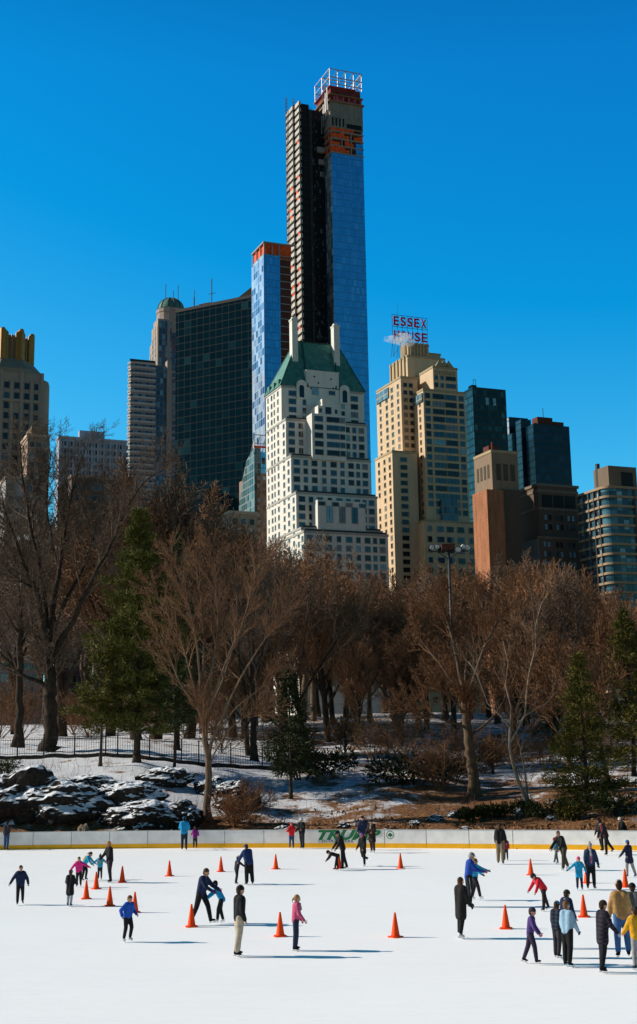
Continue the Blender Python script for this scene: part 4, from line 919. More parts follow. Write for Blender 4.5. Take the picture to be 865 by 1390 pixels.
    b.w('F', -.35, ga+3.6, gz-9.6+1.4, 2.6, 2.6, None, 'bright'); b.w('F', -.35, gb-3.0, gz-9.4+1.2, 2.6, 1.6, None, 'bright')
    vb = info[4][0]-1.2; zb_ = info[3][1]-3.0
    for j in range(3): b.w('F', vb, c0+2.5+j*5.0, zb_-5.2, 2.4, 6.0, None, 'blue', 2)
    for j in range(4): b.w('F', vb, c0-.5+j*5.4, zb_-1.4, 2.6, 1.4, None, 'blue', 2)
    zt_all = z0
    for k in range(6):
        v, z, u = info[k]; zlo = 14
        a0, a1 = (v, D) if k == 0 else (v, info[k-1][0])
        if k == 0: b.grid('L', 0, v, D, z, 14, [(.22, 1.3), (.45, .9), (.62, 1.3), (.85, .9)], st=3.25, wh=1.7, kind='sun', off=.9)
        else: b.grid('L', 0, a0, a1, z, 14, [(.5, 1.5)], st=3.25, wh=1.7, kind='sun', off=1.2)
    b.finish(M_trim)
    # low lit wing in front
white_hotel()

# ---- tan hotel with the rooftop sign
def tan_hotel():
    b = Bld('hotel_tower', 'tall tan brick hotel carrying the red rooftop letters', 575.5, 560, 530)
    zA = b.F(576, 530)[1]; uA = b.F(631.5, 540)[0]; vA = b.L(556, 560)[0]
    wall = MB(); tr = MB()
    def blk(u0, u1, v0, v1, z0, z1, cap=.9):
        wall.box(u0, u1, v0, v1, z0, z1); tr = MB(); tr.box(u0-.2, u1+.2, v0-.2, v0+.4, z1, z1+cap); tr.box(u0-.2, u0+.4, v0+.41, v1, z1, z1+cap); tr.box(u1-.4, u1+.2, v0+.41, v1, z1, z1+cap); b.part('parapet', tr, M_tan2)
    u2a, z2 = b.F(588, 499); u2b = b.F(621, 503)[0]
    blk(0, uA, 0, vA, 0, zA); blk(u2a, u2b, .15, vA+5, zA, z2)
    vB = 9.0; uB, zB = b.F(544, 513, vB); vB2 = b.L(511, 530, uB)[0]
    blk(uB, 2.0, vB, vB2, 0, zB)
    vC = 3.0; uC, zC = b.F(532.5, 614, vC); vC2 = b.L(509.5, 625, uC)[0]
    blk(uC, uB+3.4, vC, vC2, 0, zC)
    vD = 15.0; uD, zD = b.F(553, 484, vD); vD2 = b.L(529, 490, uD)[0]; uD2 = b.F(604, 495, vD)[0]
    blk(uD, uD2, vD, vD2, zB-2, zD)
    uE, zE = b.F(554, 468, vD+.5); uE2 = b.F(582, 472, vD+.5)[0]; vE2 = b.L(544, 470, uE)[0]
    blk(uE, uE2, vD+.5, vE2, zD, zE); uE3, zE3 = b.F(598, 483, vD+2); blk(uE2-.1, uE3, vD+2, vE2-2, zD, zE3)
    uL, zL = b.F(648, 712, -2.5); uL0 = b.F(576, 712, -2.5)[0]; blk(uL0, uL, -2.5, vA, 0, zL)
    b.part('wall', wall, M_tanb)
    # crown piers and pinnacles
    cr = MB()
    for i in range(6): u = uE+1.2+i*(uE2-uE-2.4)/5; cr.box(u-.4, u+.4, vD-.1, vD+.49, zD+1, zE+1.2)
    for i in range(4): v = vD+2.5+i*(vE2-vD-4)/3; cr.box(uE-.6, uE-.01, v-.5, v+.5, zD+1, zE+1.1)
    for i in range(5): v = vD+2.5+i*(vD2-vD-4)/4; cr.box(uD-.6, uD-.01, v-.5, v+.5, zB+1, zD+1.0)
    for i in range(3):
        u = u2a+3.2+i*(u2b-u2a-7)/2.0; cr.prism([(u-1.9, -.4), (u+1.9, -.4), (u+1.9, 1.2), (u-1.9, 1.2)], z2+.9, z2+1.3)
        cr.v += [(u-1.7, -.3, z2+1.3), (u+1.7, -.3, z2+1.3), (u+1.7, 1.1, z2+1.3), (u-1.7, 1.1, z2+1.3), (u, .4, z2+4.0)]; n = len(cr.v)-5
        for f in ((0, 1, 4), (1, 2, 4), (2, 3, 4), (3, 0, 4)): cr.f.append(tuple(n+i_ for i_ in f)); cr.m.append(0)
    for i in range(6): u = u2a+1.5+i*(u2b-u2a-3)/5; cr.box(u-.35, u+.35, -.35, .14, z2-2.6, z2-1.0)
    b.pieces('crown_ornament', cr, M_tan2)
    cols = [(.10, 2.2), (.355, 5.3, 3), (.65, 5.3, 3), (.90, 2.2)]
    b.grid('F', 0, 0, uA, zA, zL+2, cols, st=3.2, wh=2.15, off=1.0)
    b.grid('F', .15, u2a, u2b, z2-1.5, zA, [(.12, 1.5), (.36, 1.5), (.72, 4.6, 3)], st=3.2, wh=1.8, off=1.6)
    b.grid('F', -2.5, uL0, uL, zL, 14, [(.1, 1.8), (.3, 3, 2), (.48, 3, 2), (.68, 3, 2), (.88, 2, 2)], st=4.2, wh=2.2, off=1.6)
    gl = MB(); g0, g1 = b.F(598, 690)[0], b.F(620, 690)[0]; zz = b.F(600, 678)[1]; gl.box(g0, g1, -1.2, -.002, zL+1, zz); b.part('glass_bay', gl, curtain('bay glass', [(0, (.02, .05, .08)), (1, (.08, .22, .30))], 1.6, 3.2, (.2, .17, .12)))
    b.grid('L', 0, 0, vA, zA, 14, [(.25, 1.3), (.7, 1.3)], st=3.2, wh=1.7, kind='sun', off=1.0)
    b.grid('L', uB, vB, vB2, zB, zC, [(.12, 1.5), (.36, 1.9, 2), (.58, 1.9, 2), (.84, 1.5)], st=3.2, wh=1.7, kind='sun', off=2.0)
    b.grid('L', uC, vC, vC2, zC, 14, [(.15, 1.5), (.45, 1.5), (.78, 1.5)], st=3.2, wh=1.7, kind='sun', off=1.6)
    b.grid('F', vB, uB, 0, zB, 14, [(.35, 1.6), (.8, 1.6)], st=3.2, wh=1.7, kind='dark', off=2.0)
    b.grid('F', vC, uC, uB+3.4, zC, 14, [(.45, 3.0, 2)], st=3.2, wh=1.8, kind='dark', off=1.8)
    b.grid('L', uE, vD+.5, vE2, zE, zD, [(.5, 1.4)], st=6, wh=3.4, kind='dark', off=3)
    aw = MB(); a0, z_ = b.L(574, 531, -.02); aw.box(-.5, -.01, .4, vA*.95, zA-4.6, zA-1.0); v0_, z1_ = b.L(514, 545, uB); aw.box(uB-.5, uB-.01, vB2*.62, vB2-.3, z1_-1, z1_+3.4); b.pieces('glass_terrace', aw, curtain('terrace glass', [(0, (.05, .1, .14)), (1, (.15, .3, .38))], 1.4, 3.6, (.35, .28, .18)))
    b.finish(M_tan2)
    # rooftop sign
    red = rough_mat('sign red', (.50, .010, .035), .45, .1, 2); vS = vD+3.5
    def letters(root, txt, pxa, pxb, pya, pyb):
        ua, za = b.F(pxa, pya, vS); ub, zb = b.F(pxb, pyb, vS); z = (za+zb)/2; n = len(txt); st_ = (ub-ua)/n
        for i, ch in enumerate(txt):
            me = text_mesh(ch, red, 5.4, .10, 0, .16)
            xs = [v.co.x for v in me.vertices]; ys = [v.co.y for v in me.vertices]
            me.transform(Matrix.Translation((-(min(xs)+max(xs))/2, -min(ys), 0))); me.transform(Matrix.Diagonal((st_*.80/(max(xs)-min(xs)), 4.0/(max(ys)-min(ys)), 1, 1)))
            o = link_mesh('letter', me, root); o.rotation_euler = (R(90), 0, 0); o.location = Vector((ua+st_*(i+.5)-ou, 0, z-oz)); o['label'] = 'red letter ' + ch
    u0s, z0s = b.F(534, 462, vS); ou, oz = u0s, zD+.9
    pos = b.C + b.d1*ou + b.d2*vS; pos.z = b.C.z + oz
    root = empty('rooftop_sign', pos, b.phi, 'open red letters spelling ESSEX HOUSE on a steel lattice above the tan hotel', 'sign')
    letters(root, 'ESSEX', 533.5, 580, 440.5, 446.5); letters(root, 'HOUSE', 534, 581, 459.5, 465.5)
    zt = b.F(536, 426, vS)[1] - oz; us = b.F(581, 445, vS)[0] - ou; lt = MB(); zm = b.F(534, 441, vS)[1] - oz; zl = b.F(534, 460, vS)[1] - oz
    k = 7
    for i in range(k+1):
        u = us*i/k; lt.tube([(u, .5, zl-1.0 if i > 1 else 0), (u, .5, zt)], .09, 4)
        if i < k:
            u1 = us*(i+1)/k
            for z_ in (zl-.6, zm-.4): lt.tube([(u, .55, z_), (u1, .55, z_+3.4)], .06, 4); lt.tube([(u1, .6, z_), (u, .6, z_+3.4)], .06, 4)
    for z_ in (zl-.7, zl+3.5, zm-.5, zt-.2): lt.tube([(0, .45, z_), (us, .45, z_)], .10, 4)
    for i in range(4): u = 1.3*i; lt.tube([(u, 2.4, 0), (u, .5, zl)], .08, 4); lt.tube([(u, .5, zl*i/4), (u+1.2, .5, zl*(i+1)/4)], .06, 4)
    lt.tube([(2.6, .5, zt), (2.6, .5, zt+5)], .06, 4)
    lt.build('lattice', M_steel, root)
    # steam from the roof
    m = bpy.data.materials.new('steam'); m.use_nodes = True; nt = m.node_tree; nt.nodes.clear(); out = nd(nt, 'ShaderNodeOutputMaterial'); pv = nd(nt, 'ShaderNodeVolumePrincipled')
    pv.inputs['Color'].default_value = (.98, .98, 1, 1); tc = nd(nt, 'ShaderNodeTexCoord'); n = nd(nt, 'ShaderNodeTexNoise', _Scale=.55, _Detail=4.0); mr = nd(nt, 'ShaderNodeMapRange'); mr.inputs['From Min'].default_value = .40; mr.inputs['From Max'].default_value = .70; mr.inputs['To Max'].default_value = .55
    nt.links.new(tc.outputs['Object'], n.inputs['Vector']); nt.links.new(n.outputs['Fac'], mr.inputs['Value']); nt.links.new(mr.outputs[0], pv.inputs['Density']); nt.links.new(pv.outputs[0], out.inputs['Volume'])
    me = MB(); c0 = b.C + b.d2*(vD-1.5)
    q = lambda px, py: Vector((b.F(px, py, vD-1.5)[0], 0, b.F(px, py, vD-1.5)[1]))
    P = [(562, 466.5, 1.0), (556, 463.5, 2.0), (550, 461.5, 2.6), (543, 460, 2.2), (536, 461, 1.5), (529, 460.5, 1.3), (522, 460, .8)]
    o0 = q(560, 467); rt = MB()
    pts = [q(a, c) - o0 for a, c, _ in P]; rt.tube(pts, [x*1.25 for _, _, x in P], 12)
    o = rt.build('steam_plume', m); o.location = b.C + b.d1*o0.x + b.d2*(vD-1.5) + Vector((0, 0, o0.z)); o.rotation_euler = (0, 0, b.phi); tag(o, 'thin white steam drifting left in front of the rooftop letters', 'steam')
tan_hotel()

# ---- unfinished glass skyscraper
M_slab = masonry('bare concrete slab', (.36, .34, .32)); M_slabd = masonry('dark concrete', (.10, .095, .09))
M_net = rough_mat('orange netting', (.90, .10, .02), .8, .35, .6); M_pink = rough_mat('pink decking', (.55, .10, .14), .8, .3, .5)
M_brown = masonry('brown core panel', (.14, .05, .035)); M_black = rough_mat('dark core', (.008, .009, .011), .6, .5, .2, 0, .3); M_ply = masonry('raw formwork', (.30, .18, .10))
M_silver = rough_mat('bare steel', (.42, .41, .41), .5, .25, 1.5, 0, .5, .3)
def skyscraper():
    b = Bld('skyscraper', 'tallest tower, unfinished, with blue glass, dark hoist side and steel frame on top', 452, 330, 700)
    gl = curtain('deep blue glass', [(0, (.10, .50, .84)), (.5, (.12, .56, .92)), (.9, (.15, .62, .96)), (1, (.26, .70, 1.0))], 1.6, 4.2, (.05, .28, .55), .12, .09, .10, .68, .6, .03)
    gl2 = curtain('pale side glass', [(0, (.06, .08, .09)), (.5, (.22, .24, .25)), (1, (.5, .5, .5))], 2.2, 4.2, (.10, .11, .12), .12, .12, .3)
    uR = b.F(497.5, 380)[0]; D = b.L(444, 330)[0]; zg = b.F(450, 207)[1]; zg2 = b.F(484, 195)[1]; uS = b.F(483, 195)[0]
    m = MB(); m.box(0, uR, 0, D+16, 0, zg, 0); m.box(uS, uR, 0.003, D+15, zg, zg2, 0); b.part('glass_skin', m, gl)
    m = MB(); m.box(-.25, -.01, .0, D, 0, zg); b.part('side_glass', m, gl2)
    m = MB(); 
    for i in range(90):
        pz = 10 + i*4.2*.97
    # open floors above the glass
    z1 = b.F(450, 172)[1]; z2 = b.F(450, 138)[1]; z3 = b.F(450, 117)[1]; Dd = D+15
    fl = MB(); k = 0; z = zg+.2
    while z < z1: fl.box(-.5, uR+.4, -.4, Dd, z, z+.55); z += 4.3
    for u in (0.2, uR*.33, uR*.62, uR-.6): fl.box(u, u+.6, .1, .7, zg, z1)
    fl.box(.2, .8, Dd*.5, Dd*.5+.6, zg, z1); fl.box(.2, .8, Dd-.8, Dd-.2, zg, z1)
    b.pieces('floor_slab', fl, M_slab)
    nt_ = MB(); rr = random.Random(3); z = zg+.8
    while z < z1-1:
        nn = 7
        for i in range(nn):
            if rr.random() < .78 and not (z < zg2 and uR*(i+1)/nn > uS): nt_.box(uR*i/nn+.05, uR*(i+1)/nn-.05, .02, .08, z, z+rr.choice((2.2, 3.0, 3.6)))
        for i in range(4):
            if rr.random() < .6: nt_.box(.02, .08, D*i/4*1.0, D*(i+1)/4, z, z+3.0)
        z += 4.3
    b.pieces('safety_net', nt_, M_net)
    m = MB(); m.box(1.2, uR-1.0, 1.4, Dd-1, zg-.5, z1); b.part('core', m, rough_mat('red shadowed core', (.10, .025, .015), .9, .4, .3))  # shade between the open floors put into the core colour
    m = MB(); m.box(-.2, uR+.2, -.2, Dd, z1, z2); 
    b.part('concrete_band', m, masonry('concrete band', (.30, .26, .22), .9, .3))
    wn = MB()
    for i in range(4): wn.box(uR*(.04+.11*i), uR*(.09+.11*i), -.3, -.21, z1-0.0+1, z1+6.0)
    wn.box(uR*.5, uR*.96, -.3, -.21, z1+.6, z1+3.4); b.pieces('opening', wn, M_black)
    m = MB(); m.box(-1.2, uR+.9, -1.0, Dd, z2+.01, z2+1.0); m.box(-.8, uR+.5, -.8, Dd, z2+4.4, z2+5.0); b.pieces('deck', m, M_ply)
    m = MB(); m.box(.6, uR-.8, .4, Dd-2, z2+1, z3)
    b.part('formwork', m, rough_mat('red formwork', (.20, .035, .03), .9, .5, .35))
    pk = MB(); nn = 11
    for i in range(nn): 
        if rr.random() < .75: u = uR*i/nn; pk.box(u, u+uR/nn*.7, -.75, -.68, z2+1.0, z2+1.2+rr.random()*3.2)
    pk.box(-.7, uR*.8, -.6, Dd, z3+.01, z3+.25)
    b.pieces('decking', pk, M_pink)
    # white protective panels hanging on the left edge
    wp = MB()
    for i in range(9): v = D*.05+i*D*.19; wp.box(-1.5-(i % 2)*.4, -1.25-(i % 2)*.4, v, v+D*.13, z2-5-i*2.5+rr.random()*3, z2+9-i*2.8)
    b.pieces('screen_panel', wp, M_silver)
    # steel frame on top
    st = MB(); z4 = b.F(449, 93)[1]; zb = z3
    sl = b.F(446, 95)[0]*0
    for v in (0, Dd*.5, Dd*.95):
        for i in range(5): u = uR*i/4; st.tube([(u, v, zb), (u, v, z4)], .24, 5)
        for z in (z4, z4-5, zb+2): st.tube([(0, v, z), (uR, v, z)], .30, 5)
    for i in range(4): u0, u1 = uR*i/4, uR*(i+1)/4; st.tube([(u0, 0, zb+2), (u1, 0, z4)], .22, 4); st.tube([(u0, Dd*.95, zb+2), (u1, Dd*.95, z4)], .22, 4)
    for u in (0, uR):
        for z in (z4, z4-5): st.tube([(u, 0, z), (u, Dd*.95, z)], .28, 5)
        st.tube([(u, 0, z4), (u, Dd*.95, zb-14)], .25, 4); st.tube([(u, 0, zb), (u, Dd*.5, z4)], .22, 4)
    b.part('steel_frame', st, M_silver)
    # dark stack with hoists
    zS = b.F(410, 141, 9)[1]
    def stack(pc, pl, pr, v, ptop, slabs=True):
        u0, zt = b.F(pc, ptop, v); u1 = b.F(pr, ptop+100, v)[0]; u0 = b.F(pc, 330, v)[0]; vb = b.L(pl, 330, u0)[0]
        m = MB(); m.box(u0+.25, u1, v+.2, vb, 0, zt); b.part('core_wall', m, M_black)
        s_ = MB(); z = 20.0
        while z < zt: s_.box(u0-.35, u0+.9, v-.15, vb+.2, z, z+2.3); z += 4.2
        b.pieces('floor_slab', s_, masonry('sunlit slab edge', (.62, .56, .50), .9, .3))  # sunlight put into the colour of the left slab ends
        s_ = MB(); z = 20.0
        while z < zt: s_.box(u0+.95, u1, v-.1, v+.19, z, z+.35); z += 4.2
        b.pieces('floor_edge', s_, rough_mat('grey edge', (.035, .035, .038), .7, .3, 1))
        p_ = MB()
        for k in range(5): v_ = v + (vb-v)*k/4.0; p_.box(u0-.1, u0+.2, v_-.25, v_+.25, 0, zt)
        b.pieces('column', p_, M_slabd)
        o_ = MB(); z = 22.5
        while z < zt-4:
            if rr.random() < .22: t = rr.random()*.6; o_.box(u0-.2, u0-.05, v+(vb-v)*t, v+(vb-v)*(t+.35), z-.6, z+1.4)
            z += 4.2
        b.pieces('safety_net', o_, M_net)
        return u0, u1, vb, zt
    a = stack(409, 402.5, 421, 8, 140); c = stack(400, 391, 404, 15, 142)
    u0 = a[1]; m = MB(); zt = b.F(430, 150, 10)[1]; m.box(u0-.2, .3, 10, D+18, 0, zt); b.part('core_wall', m, M_black)
    sp = MB()
    for i in range(240):
        z = rr.uniform(60, zt-4); u = rr.uniform(u0+1, -.8); sp.box(u, u+rr.uniform(.25, 1.1), 9.85, 9.99, z, z+rr.uniform(.3, 2.4))
    b.pieces('fixing', sp, rough_mat('dull glints', (.10, .115, .13), .5, .6, .2))  # small fixings with dull glints put into their colour
    m = MB(); 
    z = zt - 2
    for i in range(3): m.box(-4.8+i*1.0, -.4, 8+i, 9.9, zt-26-i*7, zt-23-i*7)
    b.pieces('platform', m, M_slab)
    hm = MB(); u_, z_ = b.F(387.5, 131, 22)
    for du, dv, ztop in ((0, 22, z_), (b.F(397.5, 133, 16)[0]-u_, 16, b.F(397.5, 133, 16)[1]), (b.F(420, 140, 8)[0]-u_, 7.6, zt)):
        for x in (0, .9): hm.tube([(u_+du+x, dv, 0), (u_+du+x, dv, ztop)], .17, 4)
        z = 100.0
        while z < ztop-2: hm.tube([(u_+du, dv, z), (u_+du+.9, dv, z+2)], .1, 3, cap=False); z += 2.0
    b.pieces('hoist_mast', hm, rough_mat('hoist steel', (.11, .075, .065), .6, .3, .3))
    # lower glass wing of the same tower
    v0 = -6.0; uC, zC = b.F(358.5, 345, v0); uC2 = b.F(380, 345, v0)[0]; uC3 = b.F(397, 345, v0)[0]; vb = b.L(342.5, 400, uC)[0]; ztop = b.F(358, 328, v0)[1]
    m = MB(); m.box(uC, uC2, v0, vb, 0, zC); b.part('glass_skin', m, gl)
    m = MB(); m.box(uC-.3, uC-.01, v0-.01, vb, 0, zC); b.part('side_glass', m, curtain('pale checker glass', [(0, (.03, .10, .22)), (.25, (.10, .22, .42)), (.55, (.36, .50, .68)), (1, (.62, .72, .85))], 3.2, 4.2, (.3, .42, .6), .1, .1, .15, .2))  # sun and sky reflections put into the pane colours
    m = MB(); m.box(uC2+.01, uC3, v0+2.5, vb, 0, ztop-4); b.part('core', m, M_brown)
    s_ = MB(); z = 30.0
    while z < ztop-3: s_.box(uC2+.02, uC3+.2, v0+2.1, v0+2.49, z, z+.5); z += 4.2
    s_.box(uC-.4, uC3, v0-.3, vb, ztop-.5, ztop+.3); s_.box(uC-.3, uC3, v0-.2, vb, zC+.01, zC+.4)
    for u in (uC+.1, (uC+uC2)/2, uC2-.6): s_.box(u, u+.6, v0+.1, v0+.7, zC+.4, ztop-.5)
    for i in range(4): v = v0+.1+(vb-v0-.9)*i/3; s_.box(uC, uC+.5, v, v+.7, zC+.4, ztop-.5)
    b.pieces('floor_slab', s_, M_slab)
    s_ = MB(); s_.box(uC+.8, uC3-.3, v0+1, vb-1, zC, ztop-.51); b.pieces('safety_net', s_, M_net)
    m = MB(); m.box(uC2*.4+uC3*.6, uC3+1.5, v0+.5, v0+2.4, ztop+.3, ztop+.7); b.pieces('decking', m, M_pink)
skyscraper()

# ---- dark glass wedge
def wedge():
    b = Bld('glass_tower', 'broad dark teal glass office tower with a slanting roofline', 342, 480, 640, -28)
    z = b.F(341, 404)[1]; uL = b.F(238.5, 470)[0]
    gl = curtain('dark teal glass', [(0, (.0010, .013, .022)), (.84, (.0014, .016, .026)), (.93, (.003, .024, .036)), (1, (.012, .055, .070))], 3.8, 3.9, (.0007, .009, .015), .07, .09, .18, 0, .12, .01)
    m = MB(); m.prism([(uL, 0), (0, 0), (-7, 6), (uL+8, 14)], 0, z); b.part('glass_skin', m, gl)
    m = MB(); m.prism([(uL+.2, -.15), (-.2, -.15), (-.9, .6), (uL+.9, .6)], z, z+1.6); b.pieces('parapet', m, M_black)
    a = MB()
    for px, h, r in ((264, 13, .18), (287.5, 17, .25), (263.5, 9, .3)): u = b.F(px, 415, 6)[0]; a.tube([(u, 6, z), (u, 6, z+h)], r, 5)
    u = b.F(288, 410, 6)[0]; a.tube([(u-2, 6, z+9), (u+2, 6, z+9)], .15, 4); b.pieces('antenna', a, M_steel)
    h = MB(); u = b.F(278, 412, 5)[0]; h.box(u-3.5, u+3, 5, 9, z, z+4.2); b.part('roof_hut', h, M_brown)
wedge()
def peak():
    b = Bld('office_tower', 'brown sliver of a slope-roofed tower showing behind the dark glass tower', 320, 500, 760, 10)
    u1 = b.F(346, 400)[0]; z0 = b.F(322, 407)[1]; z1 = b.F(343, 386)[1]; m = MB()
    m.v = [(0,0,0),(u1,0,0),(u1,20,0),(0,20,0),(0,0,z0),(u1,0,z1),(u1,20,z1),(0,20,z0)]; m.f = [(0,1,5,4),(1,2,6,5),(2,3,7,6),(3,0,4,7)]; m.m = [0]*4
    b.part('wall', m, masonry('orange brown stone', (.50, .25, .14))); r_ = MB(); r_.poly([(0, -.3, z0), (u1, -.3, z1), (u1, 20, z1), (0, 20, z0)]); b.part('roof', r_, masonry('orange brown stone', (.5, .3, .2)))
peak()

# ---- domed tower
def domed():
    b = Bld('domed_tower', 'slim stone and glass tower with a small green ribbed dome', 214, 500, 760)
    st = masonry('pinkish stone', (.42, .33, .28)); gl = curtain('band glass', [(0, (.012, .03, .05)), (.6, (.03, .08, .12)), (1, (.16, .30, .38))], 2.2, 3.6, (.30, .23, .20), .10, .38, .15)
    gb = curtain('bluish column glass', [(0, (.02, .06, .10)), (.6, (.04, .12, .18)), (1, (.2, .4, .5))], 2.0, 3.6, (.10, .10, .11), .16, .2, .12)
    zt = b.F(214, 432)[1]; uR = b.F(256, 470)[0]; D = b.L(201, 470)[0]; zL = b.F(202, 446)[1]
    m = MB(); m.box(0, uR, 0, D*.45, 0, zt); zst = [zt-3, zt-9, zt-16]
    for i in range(3): m.box(.02*i, uR-.02*i, D*(.45+.18*i)+.01, D*(.63+.18*i), 0, zst[i]-3*i)
    b.part('wall', m, st)
    f = MB(); u0, u1 = b.F(214.5, 450)[0], b.F(227, 450)[0]; f.box(.8, u1, -.25, -.01, 0, zt-1); f.box(u1+1.8, uR, -.2, -.01, 0, zt-1); b.pieces('window_band', f, gb)
    s_ = MB()
    for i in range(6): v = D*(.06+.16*i); s_.box(-.3, -.01, v, v+D*.07, 0, zt-4-max(0, (i-2))*7)
    b.pieces('pilaster', s_, masonry('pale pier', (.55, .44, .36)))
    w_ = MB()
    for i in range(6):
        v = D*(.135+.16*i)
        if i < 5: w_.box(-.12, -.005, v, v+D*.07, 0, zt-8-max(0, (i-2))*7)
    b.pieces('window_strip', w_, gl)
    zd = b.F(232, 417)[1]; cu, cv = b.F(232, 417, D*.35)[0], D*.35; r = (b.F(251, 417, D*.35)[0]-b.F(213, 417, D*.35)[0])/2*.92
    k = MB(); k.lathe([(r*1.06, zt-8), (r*1.06, zd-2), (r*1.1, zd-2), (r*1.1, zd)], (cu, cv, 0), 16); b.part('drum', k, st)
    d_ = MB(); d_.lathe([(r*math.cos(a), zd + r*1.05*math.sin(a)) for a in [math.pi/2*i/10 for i in range(10)]] + [(.3, zd+r*1.05)], (cu, cv, 0), 20); dm = b.part('dome', d_, M_copper, True)
    rb = MB()
    for i in range(12):
        a = 2*math.pi*i/12; rb.tube([(cu+r*1.01*math.cos(t)*math.cos(a), cv+r*1.01*math.cos(t)*math.sin(a), zd+r*1.06*math.sin(t)) for t in [math.pi/2*j/8 for j in range(8)]], .35, 4)
    b.part('dome_rib', rb, M_slabd, parent=dm)
    a_ = MB(); zz = zd+r*1.05
    for x, h in ((-3.2, 9), (1.5, 5), (4.5, 9)): a_.tube([(cu+x, cv, zz-1.5), (cu+x, cv, zz+h)], .2, 4)
    b.pieces('antenna', a_, M_steel)
    # lower bulging block
    vl = -7.0; zc = b.F(185, 493, vl)[1]; ua, ub = b.F(183, 540, vl)[0], b.F(211, 540, vl)[0]; vb = b.L(174, 540, ua-3)[0]
    pl = [(ua-3.2, vb), (ua-3.2, vl+3.2), (ua-2.2, vl+1.1), (ua, vl), (ub, vl), (ub, vb)]
    m = MB(); m.prism(pl, 0, zc); b.part('lower_block', m, gl)
    bd = MB(); z = 30.0
    gp = [(ua-3.5, vb), (ua-3.5, vl+3.1), (ua-2.4, vl+.9), (ua-.1, vl-.3), (ub+.1, vl-.3), (ub+.1, vb)]
    while z < zc: bd.prism(gp, z, z+1.1); z += 3.6
    bd.prism(gp, zc, zc+1.0); b.pieces('floor_band', bd, masonry('pale band', (.58, .50, .45)))
    u2, z2 = b.F(226, 497, vl+1.2); m = MB(); m.box(ub+.11, u2, vl+1.2, vb, 0, z2); b.part('glass_column', m, gb)
    m = MB(); u3 = b.F(242, 505, vl)[0]; m.box(u2+.01, u2+2.6, vl-.6, vb, 0, z2+3); m.box(u2+2.61, u3, vl, vb-1, 0, z2-3); b.pieces('stone_pier', m, st)
    m = MB(); m.box(u2+3.4, u3-.6, vl-.2, vl-.01, 0, z2-4); b.pieces('window_strip', m, gl)
    rl = MB(); rl.box(ua-3, ub, vl+.4, vl+.5, zc+1.0, zc+2.6); b.part('roof_railing', rl, M_steel)
domed()

# ---- gold-crowned tower at the left edge
def gold_crown():
    b = Bld('masonry_tower', 'grey stone tower at the left edge with a gold-ribbed crown', -40, 540, 440)
    st = masonry('grey buff stone', (.34, .29, .24)); z1 = b.F(20, 500)[1]; uR = b.F(57, 520)[0]; m = MB(); D = 26
    m.box(0, uR, 0, D, 0, z1-1.5); zsh = b.F(20, 482)[1]; b.part('wall', m, st)
    c = MB(); ucr0, ucr1 = b.F(-14, 470, 4)[0], b.F(45.5, 470, 4)[0]; cm = (ucr0+ucr1)/2; hw = (ucr1-ucr0)/2; zc = b.F(20, 450, 4)[1]
    oct_ = lambda k, r: [(cm+r*math.cos(math.pi/8+math.pi/4*i)*1.08, 4+hw+r*math.sin(math.pi/8+math.pi/4*i)*1.08) for i in range(8)]
    c.prism(oct_(0, hw+4), z1-2, z1+.2, top=[(p[0], p[1], z1+.2) for p in oct_(0, hw+4)]); c.prism(oct_(0, hw+4), z1+.21, zsh, top=[(p[0], p[1], zsh) for p in oct_(0, hw+.3)]); c.prism(oct_(0, hw-.4), zsh, zc-1.2)
    b.part('crown', c, masonry('crown stone', (.26, .22, .17)))
    g = MB(); P = oct_(0, hw+.2)
    for i in range(8):
        a, q = Vector(P[i]), Vector(P[(i+1) % 8])
        for t, h, r in ((0, .6, .95), (.12, .0, .6), (.24, -.6, .5), (.5, -1.5, .28), (.76, -.6, .5), (.88, .0, .6)):
            p = a.lerp(q, t); g.lathe([(r, zsh-.5), (r, zc+h), (r*.6, zc+h+.5), (.05, zc+h+.6)], (p.x, p.y, 0), 8)
    b.pieces('gold_rib', g, rough_mat('gold terracotta', (.34, .155, .02), .45, .2, 1, 0, .5, .3))
    pr = MB(); k = 7
    for i in range(k+1): u = uR*i/k; pr.box(u-.55, u+.55, -.5, -.01, 0, z1-1-(0 if i % 2 else 3)); 
    pr.lathe([(2.6, 0), (2.6, z1-5), (2.2, z1-3.6), (1, z1-3)], (uR+.4, 2.0, 0), 14); pr.box(0, uR, -.7, -.51, b.F(60, 545)[1]-1, b.F(60, 545)[1])
    b.pieces('pier', pr, st)
    b.grid('F', 0, 0, uR, z1-3, 14, [((i+.5)/k, 1.7, 2) for i in range(k)], st=3.6, wh=2.2, kind='dark', off=2)
    b.grid('L', 0, 0, D, z1-3, 14, [(.2, 1.5), (.5, 1.5), (.8, 1.5)], st=3.6, wh=2.2, kind='sun', off=2)
    b.finish(st)
gold_crown()

